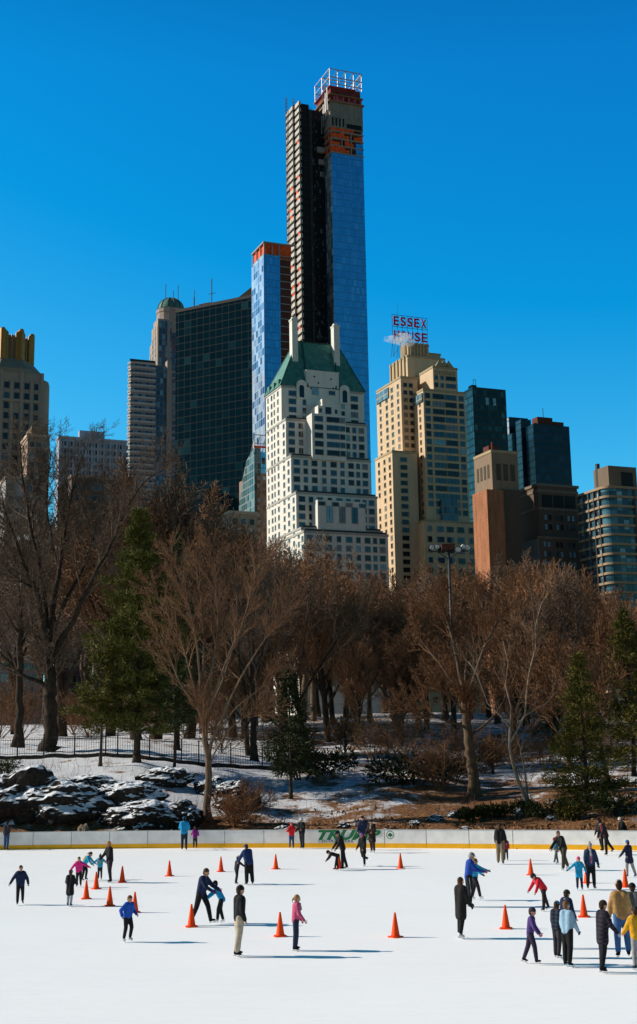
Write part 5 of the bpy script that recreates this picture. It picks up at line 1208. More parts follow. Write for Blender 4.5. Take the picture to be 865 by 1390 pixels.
def simple(label, pc, py, Y, pl, pr, mat, trim, cols, lcols, st=3.4, wh=1.9, kind=None, lk='sun', extra=None, name='apartment_building', off=1.6, phi=22, ww_noise=0):
    b = Bld(name, label, pc, py+60, Y, phi); z = b.F(pc, py)[1]; u = b.F(pr, py+20)[0]; D = b.L(pl, py+40)[0]
    b.part('wall', MB().box(0, u, 0, D, 0, z), mat); t = MB(); t.box(-.3, u+.3, -.3, .5, z, z+1.0); t.box(-.3, .5, .51, D, z, z+1.0); t.box(u-.5, u+.3, .51, D, z, z+1.0); b.pieces('parapet', t, trim)
    if cols: b.grid('F', 0, 0, u, z, 14, cols, st=st, wh=wh, kind=kind, off=off)
    if lcols: b.grid('L', 0, 0, D, z, 14, lcols, st=st, wh=wh, kind=lk, off=off)
    if extra: extra(b, u, D, z)
    b.finish(trim); return b
M_cream = masonry('cream stone', (.62, .48, .36)); M_pinkst = masonry('pinkish brick', (.36, .25, .20))
def ex_cream(b, u, D, z):
    b.part('upper_step', MB().box(u*.2, u*.95, 1.5, D, z+.01, z+4), M_pinkst)
simple('cream stone block below the gold-crowned tower', 36, 592, 425, 27, 67, M_pinkst, M_cream, [(.2, 1.8), (.5, 1.8), (.8, 1.8)], [(.5, 1.6)], extra=ex_cream)
def ex_blue(b, u, D, z):
    a, c = b.F(108, 588, 3)[0], b.F(142, 588, 3)[0]; b.part('penthouse', MB().box(a, c, 3, D-1, z+.01, b.F(109, 584, 3)[1]), M_sbl)
    r_ = MB(); k = 22
    for i in range(k): x = u*(i+.3)/k; r_.box(x, x+.5, -.35, -.01, 0, z)
    b.pieces('fin', r_, M_sbl)
M_sbl = masonry('pale blue grey panel', (.36, .42, .52))
b_ = simple('pale blue grey ribbed office slab behind the left trees', 79, 594, 640, 75.5, 172, M_sbl, M_sbl, [((i+.85)/11, 2.0) for i in range(11)], None, st=3.6, wh=2.2, extra=ex_blue, name='office_slab')
simple('low brown apartment block with blue windows half hidden by the big bare elm', 96, 648, 418, 78, 186, masonry('dark brown brick', (.13, .10, .09)), M_pinkst, [(.08, 2.2, 2), (.22, 2.6, 2), (.38, 2.6, 2), (.55, 2.6, 2), (.72, 2.6, 2), (.9, 2.2, 2)], [(.3, 1.6), (.7, 1.6)], st=3.8, wh=2.1)
simple('pale grey block with a sunlit edge behind the leftmost trunk', 6, 650, 412, -8, 63, masonry('pale blue stone', (.34, .33, .33)), M_cream, [(.12, 2.0, 2), (.32, 2.4, 2), (.55, 2.4, 2), (.78, 2.4, 2)], [(.5, 1.6)], st=3.7, wh=2.1)
simple('low cream building beside the foot of the white hotel', 312, 697, 440, 292, 349, masonry('beige stone', (.50, .36, .26)), M_cream, [(.2, 1.8), (.5, 1.8), (.8, 1.8)], [(.2, 1.2), (.5, 1.2), (.8, 1.2)], st=3.6)
simple('pale grey street block far left behind the tree trunks', 128, 800, 405, 118, 235, masonry('dim stone', (.16, .15, .15)), M_pinkst, [((i+.5)/8, 2.2, 2) for i in range(8)], [(.5, 1.6)], st=3.8, wh=2.2)

# ---- small building with a sloped glass side
def sloped_glass():
    b = Bld('apartment_building', 'small tower with a sloping glass side and orange strip left of the white hotel', 346, 650, 610)
    z0 = b.F(346, 642)[1]; z1 = b.F(346, 613)[1]; z2 = b.F(346, 590)[1]; uR = b.F(372, 650)[0]; D = b.L(325, 690)[0]; Dm = b.L(333, 640)[0]
    m = MB(); m.box(0, uR, 0, D, 0, z0); b.part('wall', m, masonry('rosy brick', (.34, .22, .17)))
    g = MB(); g.v = [(-.2, 0, 0), (-.2, D, 0), (-.2, D, z0-12), (-.2, D*.8, z0-1), (-.2, D*.5, z1-2), (-.2, 0, z1+2)] + [(3, 0, 0), (3, D, 0), (3, D, z0-12), (3, D*.8, z0-1), (3, D*.5, z1-2), (3, 0, z1+2)]
    g.f = [(0, 5, 4, 3, 2, 1)] + [(i, i+1, i+7, i+6) for i in range(5)] + [(5, 0, 6, 11)]; g.m = [0]*len(g.f)
    gm = curtain('sloped glass', [(0, (.02, .06, .06)), (.6, (.05, .12, .12)), (1, (.2, .28, .28))], 3.0, 3.4, (.22, .24, .24), .12, .14, .15); b.part('sloping_glass', g, gm)
    b.part('upper_glass', MB().box(3.01, uR, -.05, D*.4, z0+.01, z1), curtain('deep blue glass', [(0, (0, 0, 0))], 1, 1, (0, 0, 0)))
    b.part('orange_strip', MB().box(-.4, uR, -.2, .2, z1+2.01, z1+2.9), M_net)
    s_ = MB()
    for i in range(4):
        u = uR*i/3*.9
        s_.tube([(u, 0, z1), (u, 0, z2)], .2, 4); s_.tube([(u, D*.4, z1-4), (u, 0, z2)], .2, 4)
    s_.tube([(0, 0, z2), (uR, 0, z2)], .22, 4); s_.tube([(0, .2, (z1+z2)/2), (uR, .2, (z1+z2)/2)], .18, 4); b.part('roof_frame', s_, M_silver)
    b.grid('F', 0, 0, uR, z0, 14, [(.2, 1.5), (.5, 1.5), (.8, 1.5)], st=3.5, wh=1.9, kind='blue')
    b.w('F', -.05, uR*.45, (z0+z1)/2+1, 1.4, 2.8, None, 'dark'); b.finish(M_pinkst)
sloped_glass()

# ---- right-hand group
def green_glass():
    b = Bld('glass_tower', 'dark green glass office tower right behind the tan hotel', 643.5, 560, 700)
    z = b.F(643.5, 525)[1]; u = b.F(688, 560)[0]; D = b.L(631, 560)[0]
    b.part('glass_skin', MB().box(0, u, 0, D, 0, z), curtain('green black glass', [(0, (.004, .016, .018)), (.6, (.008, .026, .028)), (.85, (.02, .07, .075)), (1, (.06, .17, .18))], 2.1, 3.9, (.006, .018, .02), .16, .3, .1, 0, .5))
    b.part('side_glass', MB().box(-.25, -.01, .2, D, 0, z-.5), curtain('green lit glass', [(0, (.04, .10, .09)), (.5, (.12, .24, .20)), (1, (.34, .46, .40))], 2.4, 3.9, (.08, .11, .10), .14, .22, .2))  # left side: sunlight put into paler glass colours
    t = MB(); zz = z-30
    for k in range(4): t.box(.2, u-.2, -.22, -.01, z-4-k*27-8, z-4-k*27-5.5) if k else None
    b.pieces('spandrel_band', t, M_black)
    a = MB(); a.box(1, 4, 3, 7, z, z+2); a.tube([(2, 3, z+2), (2, 3, z+5)], .15, 4); a.tube([(3.5, 3, z+2), (3.5, 3, z+5)], .15, 4); a.tube([(2, 3, z+5), (3.5, 3, z+5)], .15, 4); b.part('roof_plant', a, M_steel)
    for i in range(2): b.w('F', 0, u*(.42+.22*i), z-7.5, 2.0, 4.4, None, 'bright')
    b.finish(M_black)
green_glass()
def brown_block():
    b = Bld('apartment_building', 'windowless brown brick block with an orange sunlit side', 662.5, 700, 465)
    z = b.F(662.5, 664)[1]; D = b.L(642.5, 700)[0]; u = b.F(684, 680)[0]
    b.part('lower_block', MB().box(0, u, 0, D, 0, z), masonry('orange brick', (.42, .175, .09), .9, .35))
    ua, za = b.F(667, 614, 2.5); D2 = b.L(643.5, 625, ua)[0]; ub = b.F(703, 630, 2.5)[0]
    b.part('upper_block', MB().box(ua, ub, 2.5, D2, 0, za), masonry('grey brown brick', (.28, .20, .14)))
    t = MB(); t.box(ua-.2, ub+.2, 2.3, 2.9, za, za+1.0); t.box(ua-.2, ua+.4, 2.91, D2, za, za+1.0); b.pieces('parapet', t, M_tan2)
    a = MB()
    for i in range(4): v = 2.5+(D2-2.5)*(.2+.2*i); a.box(ua-.12, ua-.01, v-.7, v+.7, za-9, za-4)
    for i in range(3): u_ = ua+(ub-ua)*(.25+.27*i); a.box(u_-.9, u_+.9, 2.38, 2.49, za-10, za-4)
    b.pieces('blind_arch', a, masonry('shadowed brick', (.10, .08, .06)))  # shade of the blind arches put into a darker brick colour
    h = MB(); h.box(ua+1, ua+5, 6, 10, za+.5, za+3.4); h.tube([(ua+2, 5, za), (ua+2, 5, za+4.5)], .5, 8); b.part('roof_tank', h, M_brown)
    uc = b.F(706, 670, 1.0)[0]; zc = b.F(684, 664, 1.0)[1]; b.part('side_wing', MB().box(u+.01, uc, 1.0, D-2, 0, zc), masonry('dark brown', (.12, .09, .07)))
brown_block()
def blue_slabs():
    b = Bld('glass_tower', 'cluster of dark blue glass slabs of staggered height with pale edges', 726.5, 600, 740)
    gl = curtain('navy glass', [(0, (.004, .016, .035)), (.6, (.006, .024, .05)), (1, (.016, .055, .10))], 3.2, 3.9, (.006, .02, .04), .08, .25, .10, 0, .5)
    ed = curtain('painted sunlit edge', [(0, (.20, .25, .30)), (1, (.40, .46, .52))], 5, 3.9, (.14, .17, .2), .1, .25, .4)  # sunlight on the slabs' left sides put into this pale colour
    for pc, ptop, pl, pr, v in ((726.5, 575, 715, 774, 0), (710, 569, 702, 722, 9), (697, 588, 697, 700, 3), (694, 566, 690, 718, 20)):
        u0, z = b.F(pc, ptop, v); u0 = b.F(pc, 620, v)[0]; u1 = b.F(pr, ptop+25, v)[0]
        vb = b.L(pl, 600, u0)[0] if pl < pc else v+14
        b.part('glass_skin', MB().box(u0, u1, v, vb, 0, z), gl); b.part('sunlit_edge', MB().box(u0-.4, u0-.01, v+.1, vb-.1, 0, z-.6), ed)
    z = b.F(740, 573)[1]; h = MB(); h.box(6, 16, 6, 12, z, z+4.6); h.box(17, 24, 7, 12, z, z+2.8); b.part('roof_plant', h, M_brown)
    a = MB(); a.tube([(10, 6, z+4), (10, 6, z+10)], .2, 4); b.pieces('antenna', a, M_steel)
blue_slabs()
def grey_masonry():
    b = Bld('apartment_building', 'dark brown masonry building with rows of paired bright windows', 733, 720, 480)
    st = masonry('dark brown stone', (.15, .11, .085)); z = b.F(733, 660)[1]; u = b.F(785, 690)[0]; D = b.L(704, 690)[0]
    b.part('wall', MB().box(0, u, 0, D, 0, z), st); t = MB()
    for zz, d in ((z, .5), (b.F(733, 692)[1], .3), (b.F(733, 668)[1], .25)): t.box(-d, u+d, -d, .3, zz, zz+1.0); t.box(-d, .3, .31, D, zz, zz+1.0)
    b.pieces('cornice', t, masonry('brown cornice', (.22, .17, .13)))
    p = MB()
    for i in range(3): x = u*(.22+.29*i); p.box(x-2.2, x+2.2, -.08, -.01, b.F(733, 690)[1], b.F(733, 671)[1])
    b.pieces('blind_panel', p, M_black)
    vl = -3.5; ul, zl = b.F(731, 731, vl); ur = b.F(823, 745, vl)[0]; Dl = b.L(699.5, 740, ul)[0]
    b.part('lower_wing', MB().box(ul, ur, vl, Dl, 0, zl), st); b.part('wing_side', MB().box(ul-.2, ul-.01, vl, Dl, 0, zl), masonry('grey stone side', (.24, .25, .25)))
    t = MB(); t.box(ul-.4, ur+.3, vl-.3, vl+.4, zl, zl+.9); b.pieces('parapet', t, masonry('brown cornice', (.22, .17, .13)))
    pr = []
    for i in range(3): pr += [(.22+.29*i-.055, 1.1), (.22+.29*i+.055, 1.1)]
    b.grid('F', 0, 0, u, b.F(733, 696)[1], zl+1, pr, st=3.5, wh=1.9, kind='bright', off=.6)
    pr = []
    for i in range(5): pr += [(.12+.185*i-.03, 1.1), (.12+.185*i+.03, 1.1)]
    b.grid('F', vl, ul, ur, zl, 14, pr, st=3.5, wh=1.9, kind='bright', off=1.0); b.finish(st)
grey_masonry()
def balcony_tower():
    b = Bld('apartment_building', 'apartment tower at the right edge with tan bands and a rounded corner', 826, 700, 452)
    z = b.F(826, 662)[1]; u = b.F(905, 690)[0]; D = b.L(786, 700)[0]; r = 3.2
    arc = lambda o: [(-o, D)] + [(r - (r+o)*math.cos(a), r - (r+o)*math.sin(a)) for a in [math.pi/2*i/7 for i in range(8)]] + [(u, -o), (u, D)]
    b.pieces('window_band', MB().prism(arc(0), 0, z), curtain('flat glass', [(0, (.015, .04, .06)), (.5, (.04, .12, .17)), (.85, (.10, .24, .32)), (1, (.3, .48, .56))], 2.3, 3.3, (.03, .035, .04), .12, .02, .1, 0, .6))
    bd = MB(); zz = z-3.3*28
    while zz < z+.1:
        bd.prism(arc(.55), zz, zz+.8); zz += 3.3
    b.pieces('balcony_band', bd, masonry('tan band', (.40, .29, .19)))
    dv = MB()
    for i in range(5): v = r+1+(D-r-2)*i/4; dv.box(-.7, -.01, v-.15, v+.15, z-85, z)
    for i in range(3): x = u*(.45+.25*i); dv.box(x-.3, x+.3, -.62, -.01, z-85, z)
    b.pieces('divider_wall', dv, masonry('brown divider', (.12, .09, .07)))
    a0, zp = b.F(829, 632, 4); a0 = b.F(826, 640, 4)[0]; a1 = b.F(864, 640, 4)[0]; Dp = b.L(806, 645, a0)[0]
    b.part('penthouse', MB().box(a0, a1, 4, Dp, z+1, zp), masonry('penthouse brick', (.20, .15, .11))); b.part('louvre', MB().box(a0+(a1-a0)*.45, a0+(a1-a0)*.85, 3.85, 3.99, zp-8, zp-2), M_black)
    c_ = MB(); u_, z_ = b.F(810, 629, 8); c_.tube([(a0+.5, Dp-2, zp-6), (a0+.5, Dp-2, zp+2)], .8, 8); b.part('flue', c_, M_steel)
balcony_tower()
# a far terrace of street blocks closing the gaps below the tree tops
# ------------------------------------------------------------------ trees and shrubs
def bark(name, a, b_, scale=6):
    m, nt, b = new_mat(name); L = nt.links.new; tc = nd(nt, 'ShaderNodeTexCoord'); mp = nd(nt, 'ShaderNodeMapping'); mp.inputs['Scale'].default_value = (1, 1, .25); L(tc.outputs['Object'], mp.inputs['Vector'])
    n = nd(nt, 'ShaderNodeTexNoise', _Scale=scale, _Detail=6.0, _Roughness=.7); L(mp.outputs[0], n.inputs['Vector']); cr = nd(nt, 'ShaderNodeValToRGB'); L(n.outputs['Fac'], cr.inputs['Fac'])
    cr.color_ramp.elements[0].position = .3; cr.color_ramp.elements[0].color = c4(a); cr.color_ramp.elements[1].position = .7; cr.color_ramp.elements[1].color = c4(b_)
    oi = nd(nt, 'ShaderNodeObjectInfo'); hs = nd(nt, 'ShaderNodeHueSaturation'); mr = nd(nt, 'ShaderNodeMapRange'); mr.inputs['To Min'].default_value = .7; mr.inputs['To Max'].default_value = 1.35; L(oi.outputs['Random'], mr.inputs['Value']); L(mr.outputs[0], hs.inputs['Value'])
    L(cr.outputs[0], hs.inputs['Color']); L(hs.outputs[0], b.inputs['Base Color'])
    b.inputs['Roughness'].default_value = .9; b.inputs['Specular IOR Level'].default_value = .12
    bp = nd(nt, 'ShaderNodeBump', _Strength=.7, _Distance=.04); L(n.outputs['Fac'], bp.inputs['Height']); L(bp.outputs[0], b.inputs['Normal']); return m
M_bark = bark('dark bark', (.018, .012, .009), (.085, .060, .042)); M_twig = bark('brown twigs', (.13, .066, .036), (.33, .180, .098))
M_twig2 = bark('grey brown twigs', (.09, .060, .044), (.24, .165, .115)); M_twig3 = bark('rust twigs', (.15, .068, .034), (.32, .160, .080))
M_barkl = bark('lighter bark', (.06, .040, .026), (.20, .135, .088)); M_birch = bark('birch bark', (.20, .14, .10), (.60, .48, .36), 9)
M_birtw = bark('birch twigs', (.13, .075, .045), (.30, .18, .11))
def leafm(name, a, b_):
    m, nt, b = new_mat(name); L = nt.links.new; g = nd(nt, 'ShaderNodeNewGeometry'); cr = nd(nt, 'ShaderNodeValToRGB'); L(g.outputs['Random Per Island'], cr.inputs['Fac'])
    cr.color_ramp.elements[0].color = c4(a); cr.color_ramp.elements[1].color = c4(b_); L(cr.outputs[0], b.inputs['Base Color']); b.inputs['Roughness'].default_value = .7; b.inputs['Specular IOR Level'].default_value = .15
    return m
M_pine = leafm('pine needles', (.030, .042, .008), (.170, .160, .026)); M_yew = leafm('yew needles', (.014, .026, .008), (.06, .075, .018)); M_hem = leafm('olive needles', (.03, .036, .008), (.15, .125, .02))
M_rhodo = leafm('dark leaves', (.010, .018, .006), (.04, .05, .014)); M_oak = leafm('dry orange leaves', (.16, .065, .02), (.38, .17, .05)); M_litter = leafm('fallen leaves', (.06, .028, .012), (.34, .17, .07))

def vrand(r): 
    while True:
        v = Vector((r.uniform(-1, 1), r.uniform(-1, 1), r.uniform(-1, 1)))
        if .05 < v.length < 1: return v.normalized()
def deviate(d, ang, r, az=None):
    x, y = frame(d); a = r.uniform(0, 2*math.pi) if az is None else az
    return (d*math.cos(ang) + (x*math.cos(a) + y*math.sin(a))*math.sin(ang)).normalized()
def grow(r, mbs, p, d, L, rad, lvl, S):
    """one limb and all it carries; S holds the style"""
    nseg = S['seg'][lvl]; pts = [p.copy()]; rads = [rad]; dirs = [d.copy()]; end = rad*S['taper'][lvl]
    for i in range(nseg):
        d = (d + vrand(r)*S['wob'][lvl] + Vector((0, 0, S['up'][lvl]))).normalized(); p = p + d*(L/nseg)
        pts.append(p.copy()); rads.append(rad + (end-rad)*(i+1)/nseg); dirs.append(d.copy())
    mb = mbs[0] if lvl <= S['trunk_lvl'] else mbs[1]
    mb.tube(pts, rads, S['sides'][lvl], cap=False)
    if lvl >= S['max']: return
    n = S['n'][lvl]; n = n if isinstance(n, int) else r.randint(*n)
    t0 = S['t0'][lvl]
    for k in range(n):
        t = t0 + (1-t0)*((k + r.uniform(.2, .8))/n) if k < n-1 else .985
        q = t*nseg; i = min(int(q), nseg-1); f = q-i; pos = pts[i].lerp(pts[i+1], f); rr = rads[i] + (rads[i+1]-rads[i])*f; dd = dirs[min(i+1, nseg)]
        ang = R(r.uniform(*S['ang'][lvl])) * (1 if k < n-1 else .4); az = k*2.4 + r.uniform(-.5, .5)
        nl = L*r.uniform(*S['len'][lvl])*(1 - S['fall'][lvl]*(t-t0)/(1-t0+1e-6))
        grow(r, mbs, pos, deviate(dd, ang, r, az), nl, max(rr*S['rr'][lvl], S['rmin']), lvl+1, S)
STY = {
 'elm': dict(max=5, trunk_lvl=1, seg=[6, 6, 5, 4, 3, 2], taper=[.55, .3, .35, .4, .5, .6], wob=[.06, .14, .2, .25, .3, .3], up=[.02, .10, .05, .03, .02, .0], sides=[10, 7, 5, 4, 3, 3], n=[6, 6, 6, 5, 3], t0=[.45, .25, .2, .15, .1], ang=[(18, 42), (25, 50), (28, 55), (30, 60), (30, 60)], len=[(1.15, 1.5), (.42, .62), (.45, .65), (.45, .7), (.5, .8)], fall=[.25, .45, .4, .3, .3], rr=[.66, .62, .6, .6, .65], rmin=.020),
 'grove': dict(max=4, trunk_lvl=1, seg=[6, 7, 6, 4, 3], taper=[.45, .28, .3, .4, .6], wob=[.06, .12, .16, .20, .24], up=[.02, .13, .07, .04, .02], sides=[8, 6, 4, 3, 3], n=[9, 9, 7, 4], t0=[.26, .22, .18, .12], ang=[(22, 52), (22, 46), (24, 48), (26, 52)], len=[(.62, .92), (.40, .60), (.42, .64), (.45, .7)], fall=[.45, .4, .35, .3], rr=[.55, .52, .55, .6], rmin=.024),
 'fan': dict(max=4, trunk_lvl=1, seg=[4, 9, 6, 4, 3], taper=[.8, .2, .25, .4, .6], wob=[.05, .09, .13, .18, .22], up=[0, .055, .06, .04, .02], sides=[10, 6, 4, 3, 3], n=[13, 9, 6, 5], t0=[.30, .22, .2, .1], ang=[(10, 54), (18, 36), (18, 38), (20, 44)], len=[(1.7, 2.9), (.32, .58), (.38, .6), (.4, .65)], fall=[.1, .5, .3, .3], rr=[.40, .5, .6, .65], rmin=.017),
 'bush': dict(max=3, trunk_lvl=0, seg=[3, 5, 4, 3], taper=[.8, .4, .4, .6], wob=[.1, .16, .22, .28], up=[0, .06, .04, 0], sides=[6, 4, 3, 3], n=[16, 9, 7], t0=[.1, .2, .1], ang=[(15, 62), (20, 45), (25, 55)], len=[(3.2, 5.0), (.35, .55), (.4, .65)], fall=[.1, .4, .3], rr=[.5, .55, .6], rmin=.010),
}
def bare_tree(name, seed, H, style, r0, bm_, tm, label, group=None, cat='tree', over=None, lean=None, trunk_f=.42):
    r = random.Random(seed); S = dict(STY[style]); S.update(over or {}); mbs = (MB(), MB())
    d = Vector((lean or (r.uniform(-.06, .06), r.uniform(-.06, .06), 1))).normalized()
    grow(r, mbs, Vector((0, 0, -.3)), d, H*trunk_f, r0, 0, S)
    # root flare
    zs = max(v[2] for mb in mbs for v in mb.v); k = H/zs
    for mb in mbs: mb.v = [(x*k, y*k, z*k) for x, y, z in mb.v]
    if style != 'bush':
        mbs[0].lathe([(r0*1.9, -.35), (r0*1.35, .15), (r0*1.08, .7), (r0*.95, 1.3)], (0, 0, 0), 10)
    root = empty(name, (0, 0, 0), 0, label, cat, group)
    mbs[0].build('trunk', bm_, root, True); mbs[1].build('branches', tm, root, False); return root
def put(root, p, rz=0, s=1.0, sz=None, label=None):
    root.location = p; root.rotation_euler = (0, 0, rz); root.scale = (s, s, sz or s)
    if label: root['label'] = label
    return root
def blade(mb, p, d, l, w_, r):
    x, y = frame(d); a = r.uniform(0, math.pi); s_ = (x*math.cos(a) + y*math.sin(a))*w_; n = len(mb.v)
    mb.v += [tuple(p - s_*.5), tuple(p + s_*.5), tuple(p + d*l*.6 + s_*.45), tuple(p + d*l), tuple(p + d*l*.6 - s_*.45)]; mb.f.append((n, n+1, n+2, n+3, n+4)); mb.m.append(0)
def conifer(name, seed, H, Rm, label, mat, z0=.12, whorls=34, per=5, tuft=8, nb=9, droop=-.05, prof=.85, nl=.55, nw=.05, gap=.2, r0=None, group=None):
    r = random.Random(seed); tk = MB(); br = MB(); fo = MB(); r0 = r0 or H*.014
    tk.tube([(0, 0, -.3), (.05, 0, H*.3), (-.04, .03, H*.65), (0, 0, H*.97)], [r0, r0*.8, r0*.5, .03], 8)
    tk.lathe([(r0*1.7, -.3), (r0*1.2, .2), (r0, .8)], (0, 0, 0), 9)
    for w_ in range(whorls):
        t = z0 + (1-z0)*(w_/whorls)**.95; az0 = r.uniform(0, 6.28)
        rad = Rm*min(1, ((1-t)/(1-z0))**prof*(.55+.45*min(1, (t-z0)*9+.35)))
        for k in range(per):
            if r.random() < gap + .25*(w_ % 3 == 1): continue
            L = rad*r.uniform(.45, 1.25)*(1.12 if w_ % 3 == 0 else .85); az = az0 + 2*math.pi*k/per + r.uniform(-.3, .3)
            d = Vector((math.cos(az), math.sin(az), r.uniform(-.05, .22) + droop)).normalized(); p = Vector((0, 0, H*t)); pts = [p]
            for i in range(4): d = (d + Vector((0, 0, .07 if droop > -.1 else -.02)) + vrand(r)*.10).normalized(); p = p + d*L/4; pts.append(p)
            br.tube(pts, [max(.03, r0*.22*(1-t)+.015), .03, .022, .016, .01], 4, cap=False)
            nt_ = max(3, int(tuft*L/Rm*1.3)+1)
            for j in range(nt_):
                f = .22+.78*(j+r.random())/nt_; q = f*4; i = min(3, int(q)); c = pts[i].lerp(pts[i+1], q-i); side = Vector((-d.y, d.x, 0))*r.uniform(-1, 1)*L*.38*(1.1-f*.6); c = c + side + Vector((0, 0, r.uniform(-.08, .10)))
                ax = (d*.8 + side*.5 + Vector((0, 0, .25))).normalized()
                for m_ in range(nb):
                    dd = (ax + vrand(r)*.95).normalized(); blade(fo, c + vrand(r)*.22, dd, nl*r.uniform(.6, 1.2), nw, r)
    root = empty(name, (0, 0, 0), 0, label, 'tree', group); tk.build('trunk', M_bark, root, True); br.build('branches', M_bark, root); fo.build('foliage', mat, root); return root
def shrub(name, seed, w_, h_, label, mat, n=900, ls=.28, lw=.12, group=None):
    r = random.Random(seed); fo = MB(); st = MB()
    lobes = [(Vector((r.uniform(-.5, .5)*w_, r.uniform(-.4, .4)*w_, h_*r.uniform(.3, .62))), r.uniform(.22, .4)) for _ in range(9)]
    for c, s in lobes: st.tube([(c.x*.2, c.y*.2, -.2), tuple(c*.6), tuple(c)], [.06, .04, .02], 4)
    for i in range(n):
        c, s = r.choice(lobes); d = vrand(r); p = c + Vector((d.x*s*w_, d.y*s*w_, d.z*s*h_*.95))*r.uniform(.6, 1.05)
        if p.z < .05: p.z = r.uniform(.05, .3)
        blade(fo, p, (d + vrand(r)*.8 + Vector((0, 0, .3))).normalized(), ls*r.uniform(.6, 1.3), lw, r)
    root = empty(name, (0, 0, 0), 0, label, 'shrub', group); st.build('stem', M_bark, root); fo.build('foliage', mat, root); return root
def gp(px, Y): return on_ground(px, Y)

# trees whose main limbs are laid out one by one
def shaped(name, px, Y, label, limbs, bm_, tm, style, sub=(5, 1.6, 4.5, .035), over=None, seed=1):
    g = gp(px, Y); root = empty(name, g, 0, label, 'tree'); tk = MB(); tw = MB(); r = random.Random(seed); S = dict(STY[style]); S.update(trunk_lvl=-1); S.update(over or {})
    for pl, r0, r1 in limbs:
        pts = []
        for p in pl: q = at(p[0], p[1], Y + (p[2] if len(p) > 2 else 0)) - g; pts.append(q)
        fine = []; n = len(pts)
        for i in range(n-1):
            a0, a1, a2, a3 = pts[max(i-1, 0)], pts[i], pts[i+1], pts[min(i+2, n-1)]
            for t in (0, .25, .5, .75): fine.append(.5*((2*a1) + (a2-a0)*t + (2*a0-5*a1+4*a2-a3)*t*t + (3*a1-a0-3*a2+a3)*t**3))
        fine.append(pts[-1]); m = len(fine); rad = [r0+(r1-r0)*(i/(m-1))**.8 for i in range(m)]
        fine = [p + vrand(r)*rad[i]*.35 if 0 < i < m-1 else p for i, p in enumerate(fine)]
        if pl[0][1] > 1000: fine[0].z -= .3; rad[0] *= 1.7; rad[1] *= 1.2
        tk.tube(fine, rad, 9 if r0 > .15 else 6)
        nb, l0, l1, rr = sub; tot = max(2, int(nb*n*.8))
        for k in range(tot):
            f = .30+.70*(k+r.random())/tot if pl[0][1] <= 1000 else .62+.38*(k+r.random())/tot
            i = min(m-2, int(f*(m-1))); p = fine[i].lerp(fine[i+1], r.random()); d = (fine[i+1]-fine[i]).normalized(); d = deviate(d, R(r.uniform(22, 55)), r); d = (d + Vector((0, 0, .18))).normalized()
            grow(r, (tw, tw), p, d, r.uniform(l0, l1)*(1.15-.5*f), max(min(rad[i]*.6, rr*1.8), rr*.6), 1, S)
    tk.build('trunk', bm_, root, True); tw.build('branches', tm, root); return root
# ---- single trees in front
def H_for(px, Y, ytop): return at(px, ytop, Y).z - gp(px, Y).z
SUB = dict(max=4, n=[6, 7, 5, 4], seg=[5, 6, 5, 4, 3], len=[(.5, .8), (.38, .6), (.42, .65), (.45, .7)], wob=[.1, .16, .2, .22, .25], up=[.03, .07, .05, .03, .02], rmin=.017)
shaped('elm_tree', 67, 121, 'huge bare elm with a thick dark trunk and wide forking crown at the left', [
 ([(67, 1016), (67, 985), (68, 950), (67, 921), (65, 891)], .72, .50), ([(65, 893), (60, 851, -.5), (50, 806, -1.5), (35, 771, -2.5), (17, 720, -3.5), (3, 685, -4)], .34, .05),
 ([(66, 870), (75, 806, .5), (83, 760, 1.2), (90, 710, 1.5), (100, 660, 2), (116, 606, 2.5)], .32, .05), ([(67, 895), (98, 843, -.6), (120, 796, -1.5), (150, 740, -2.4), (182, 672, -3), (214, 640, -3.4)], .36, .05),
 ([(64, 850), (54, 771, 1.5), (39, 705, 2.6), (30, 645, 3.4), (27, 598, 4)], .28, .04), ([(64, 930), (30, 916, -1), (5, 891, -2), (-18, 868, -3)], .22, .06), ([(84, 826, 0), (113, 771, 1.8), (131, 720, 3), (160, 668, 4)], .2, .04),
 ([(80, 775, 1), (66, 710, 3), (64, 660, 4), (70, 612, 4.5)], .17, .04), ([(52, 800, -1), (30, 790, -3), (8, 770, -4), (-14, 740, -5)], .15, .04), ([(60, 872), (44, 855, -.6), (47, 830, -1)], .1, .03)],
 M_bark, M_twig2, 'elm', (5, 2.2, 6.0, .05), SUB, 3)
shaped('bare_tree', 25, 128, 'slim dark bare tree left of the huge elm', [([(24, 1010), (27, 950), (27, 890), (29, 830)], .42, .26), ([(29, 832), (22, 770, 1), (10, 710, 2), (0, 660, 2)], .2, .05), ([(29, 832), (38, 760, -1), (46, 690, -2), (58, 640, -2)], .2, .05), ([(27, 880), (48, 830, 1), (52, 780, 2)], .12, .04), ([(27, 862), (5, 826, -1), (-8, 780, -1)], .12, .04)], M_bark, M_twig2, 'elm', (4, 2, 5, .045), SUB, 5)
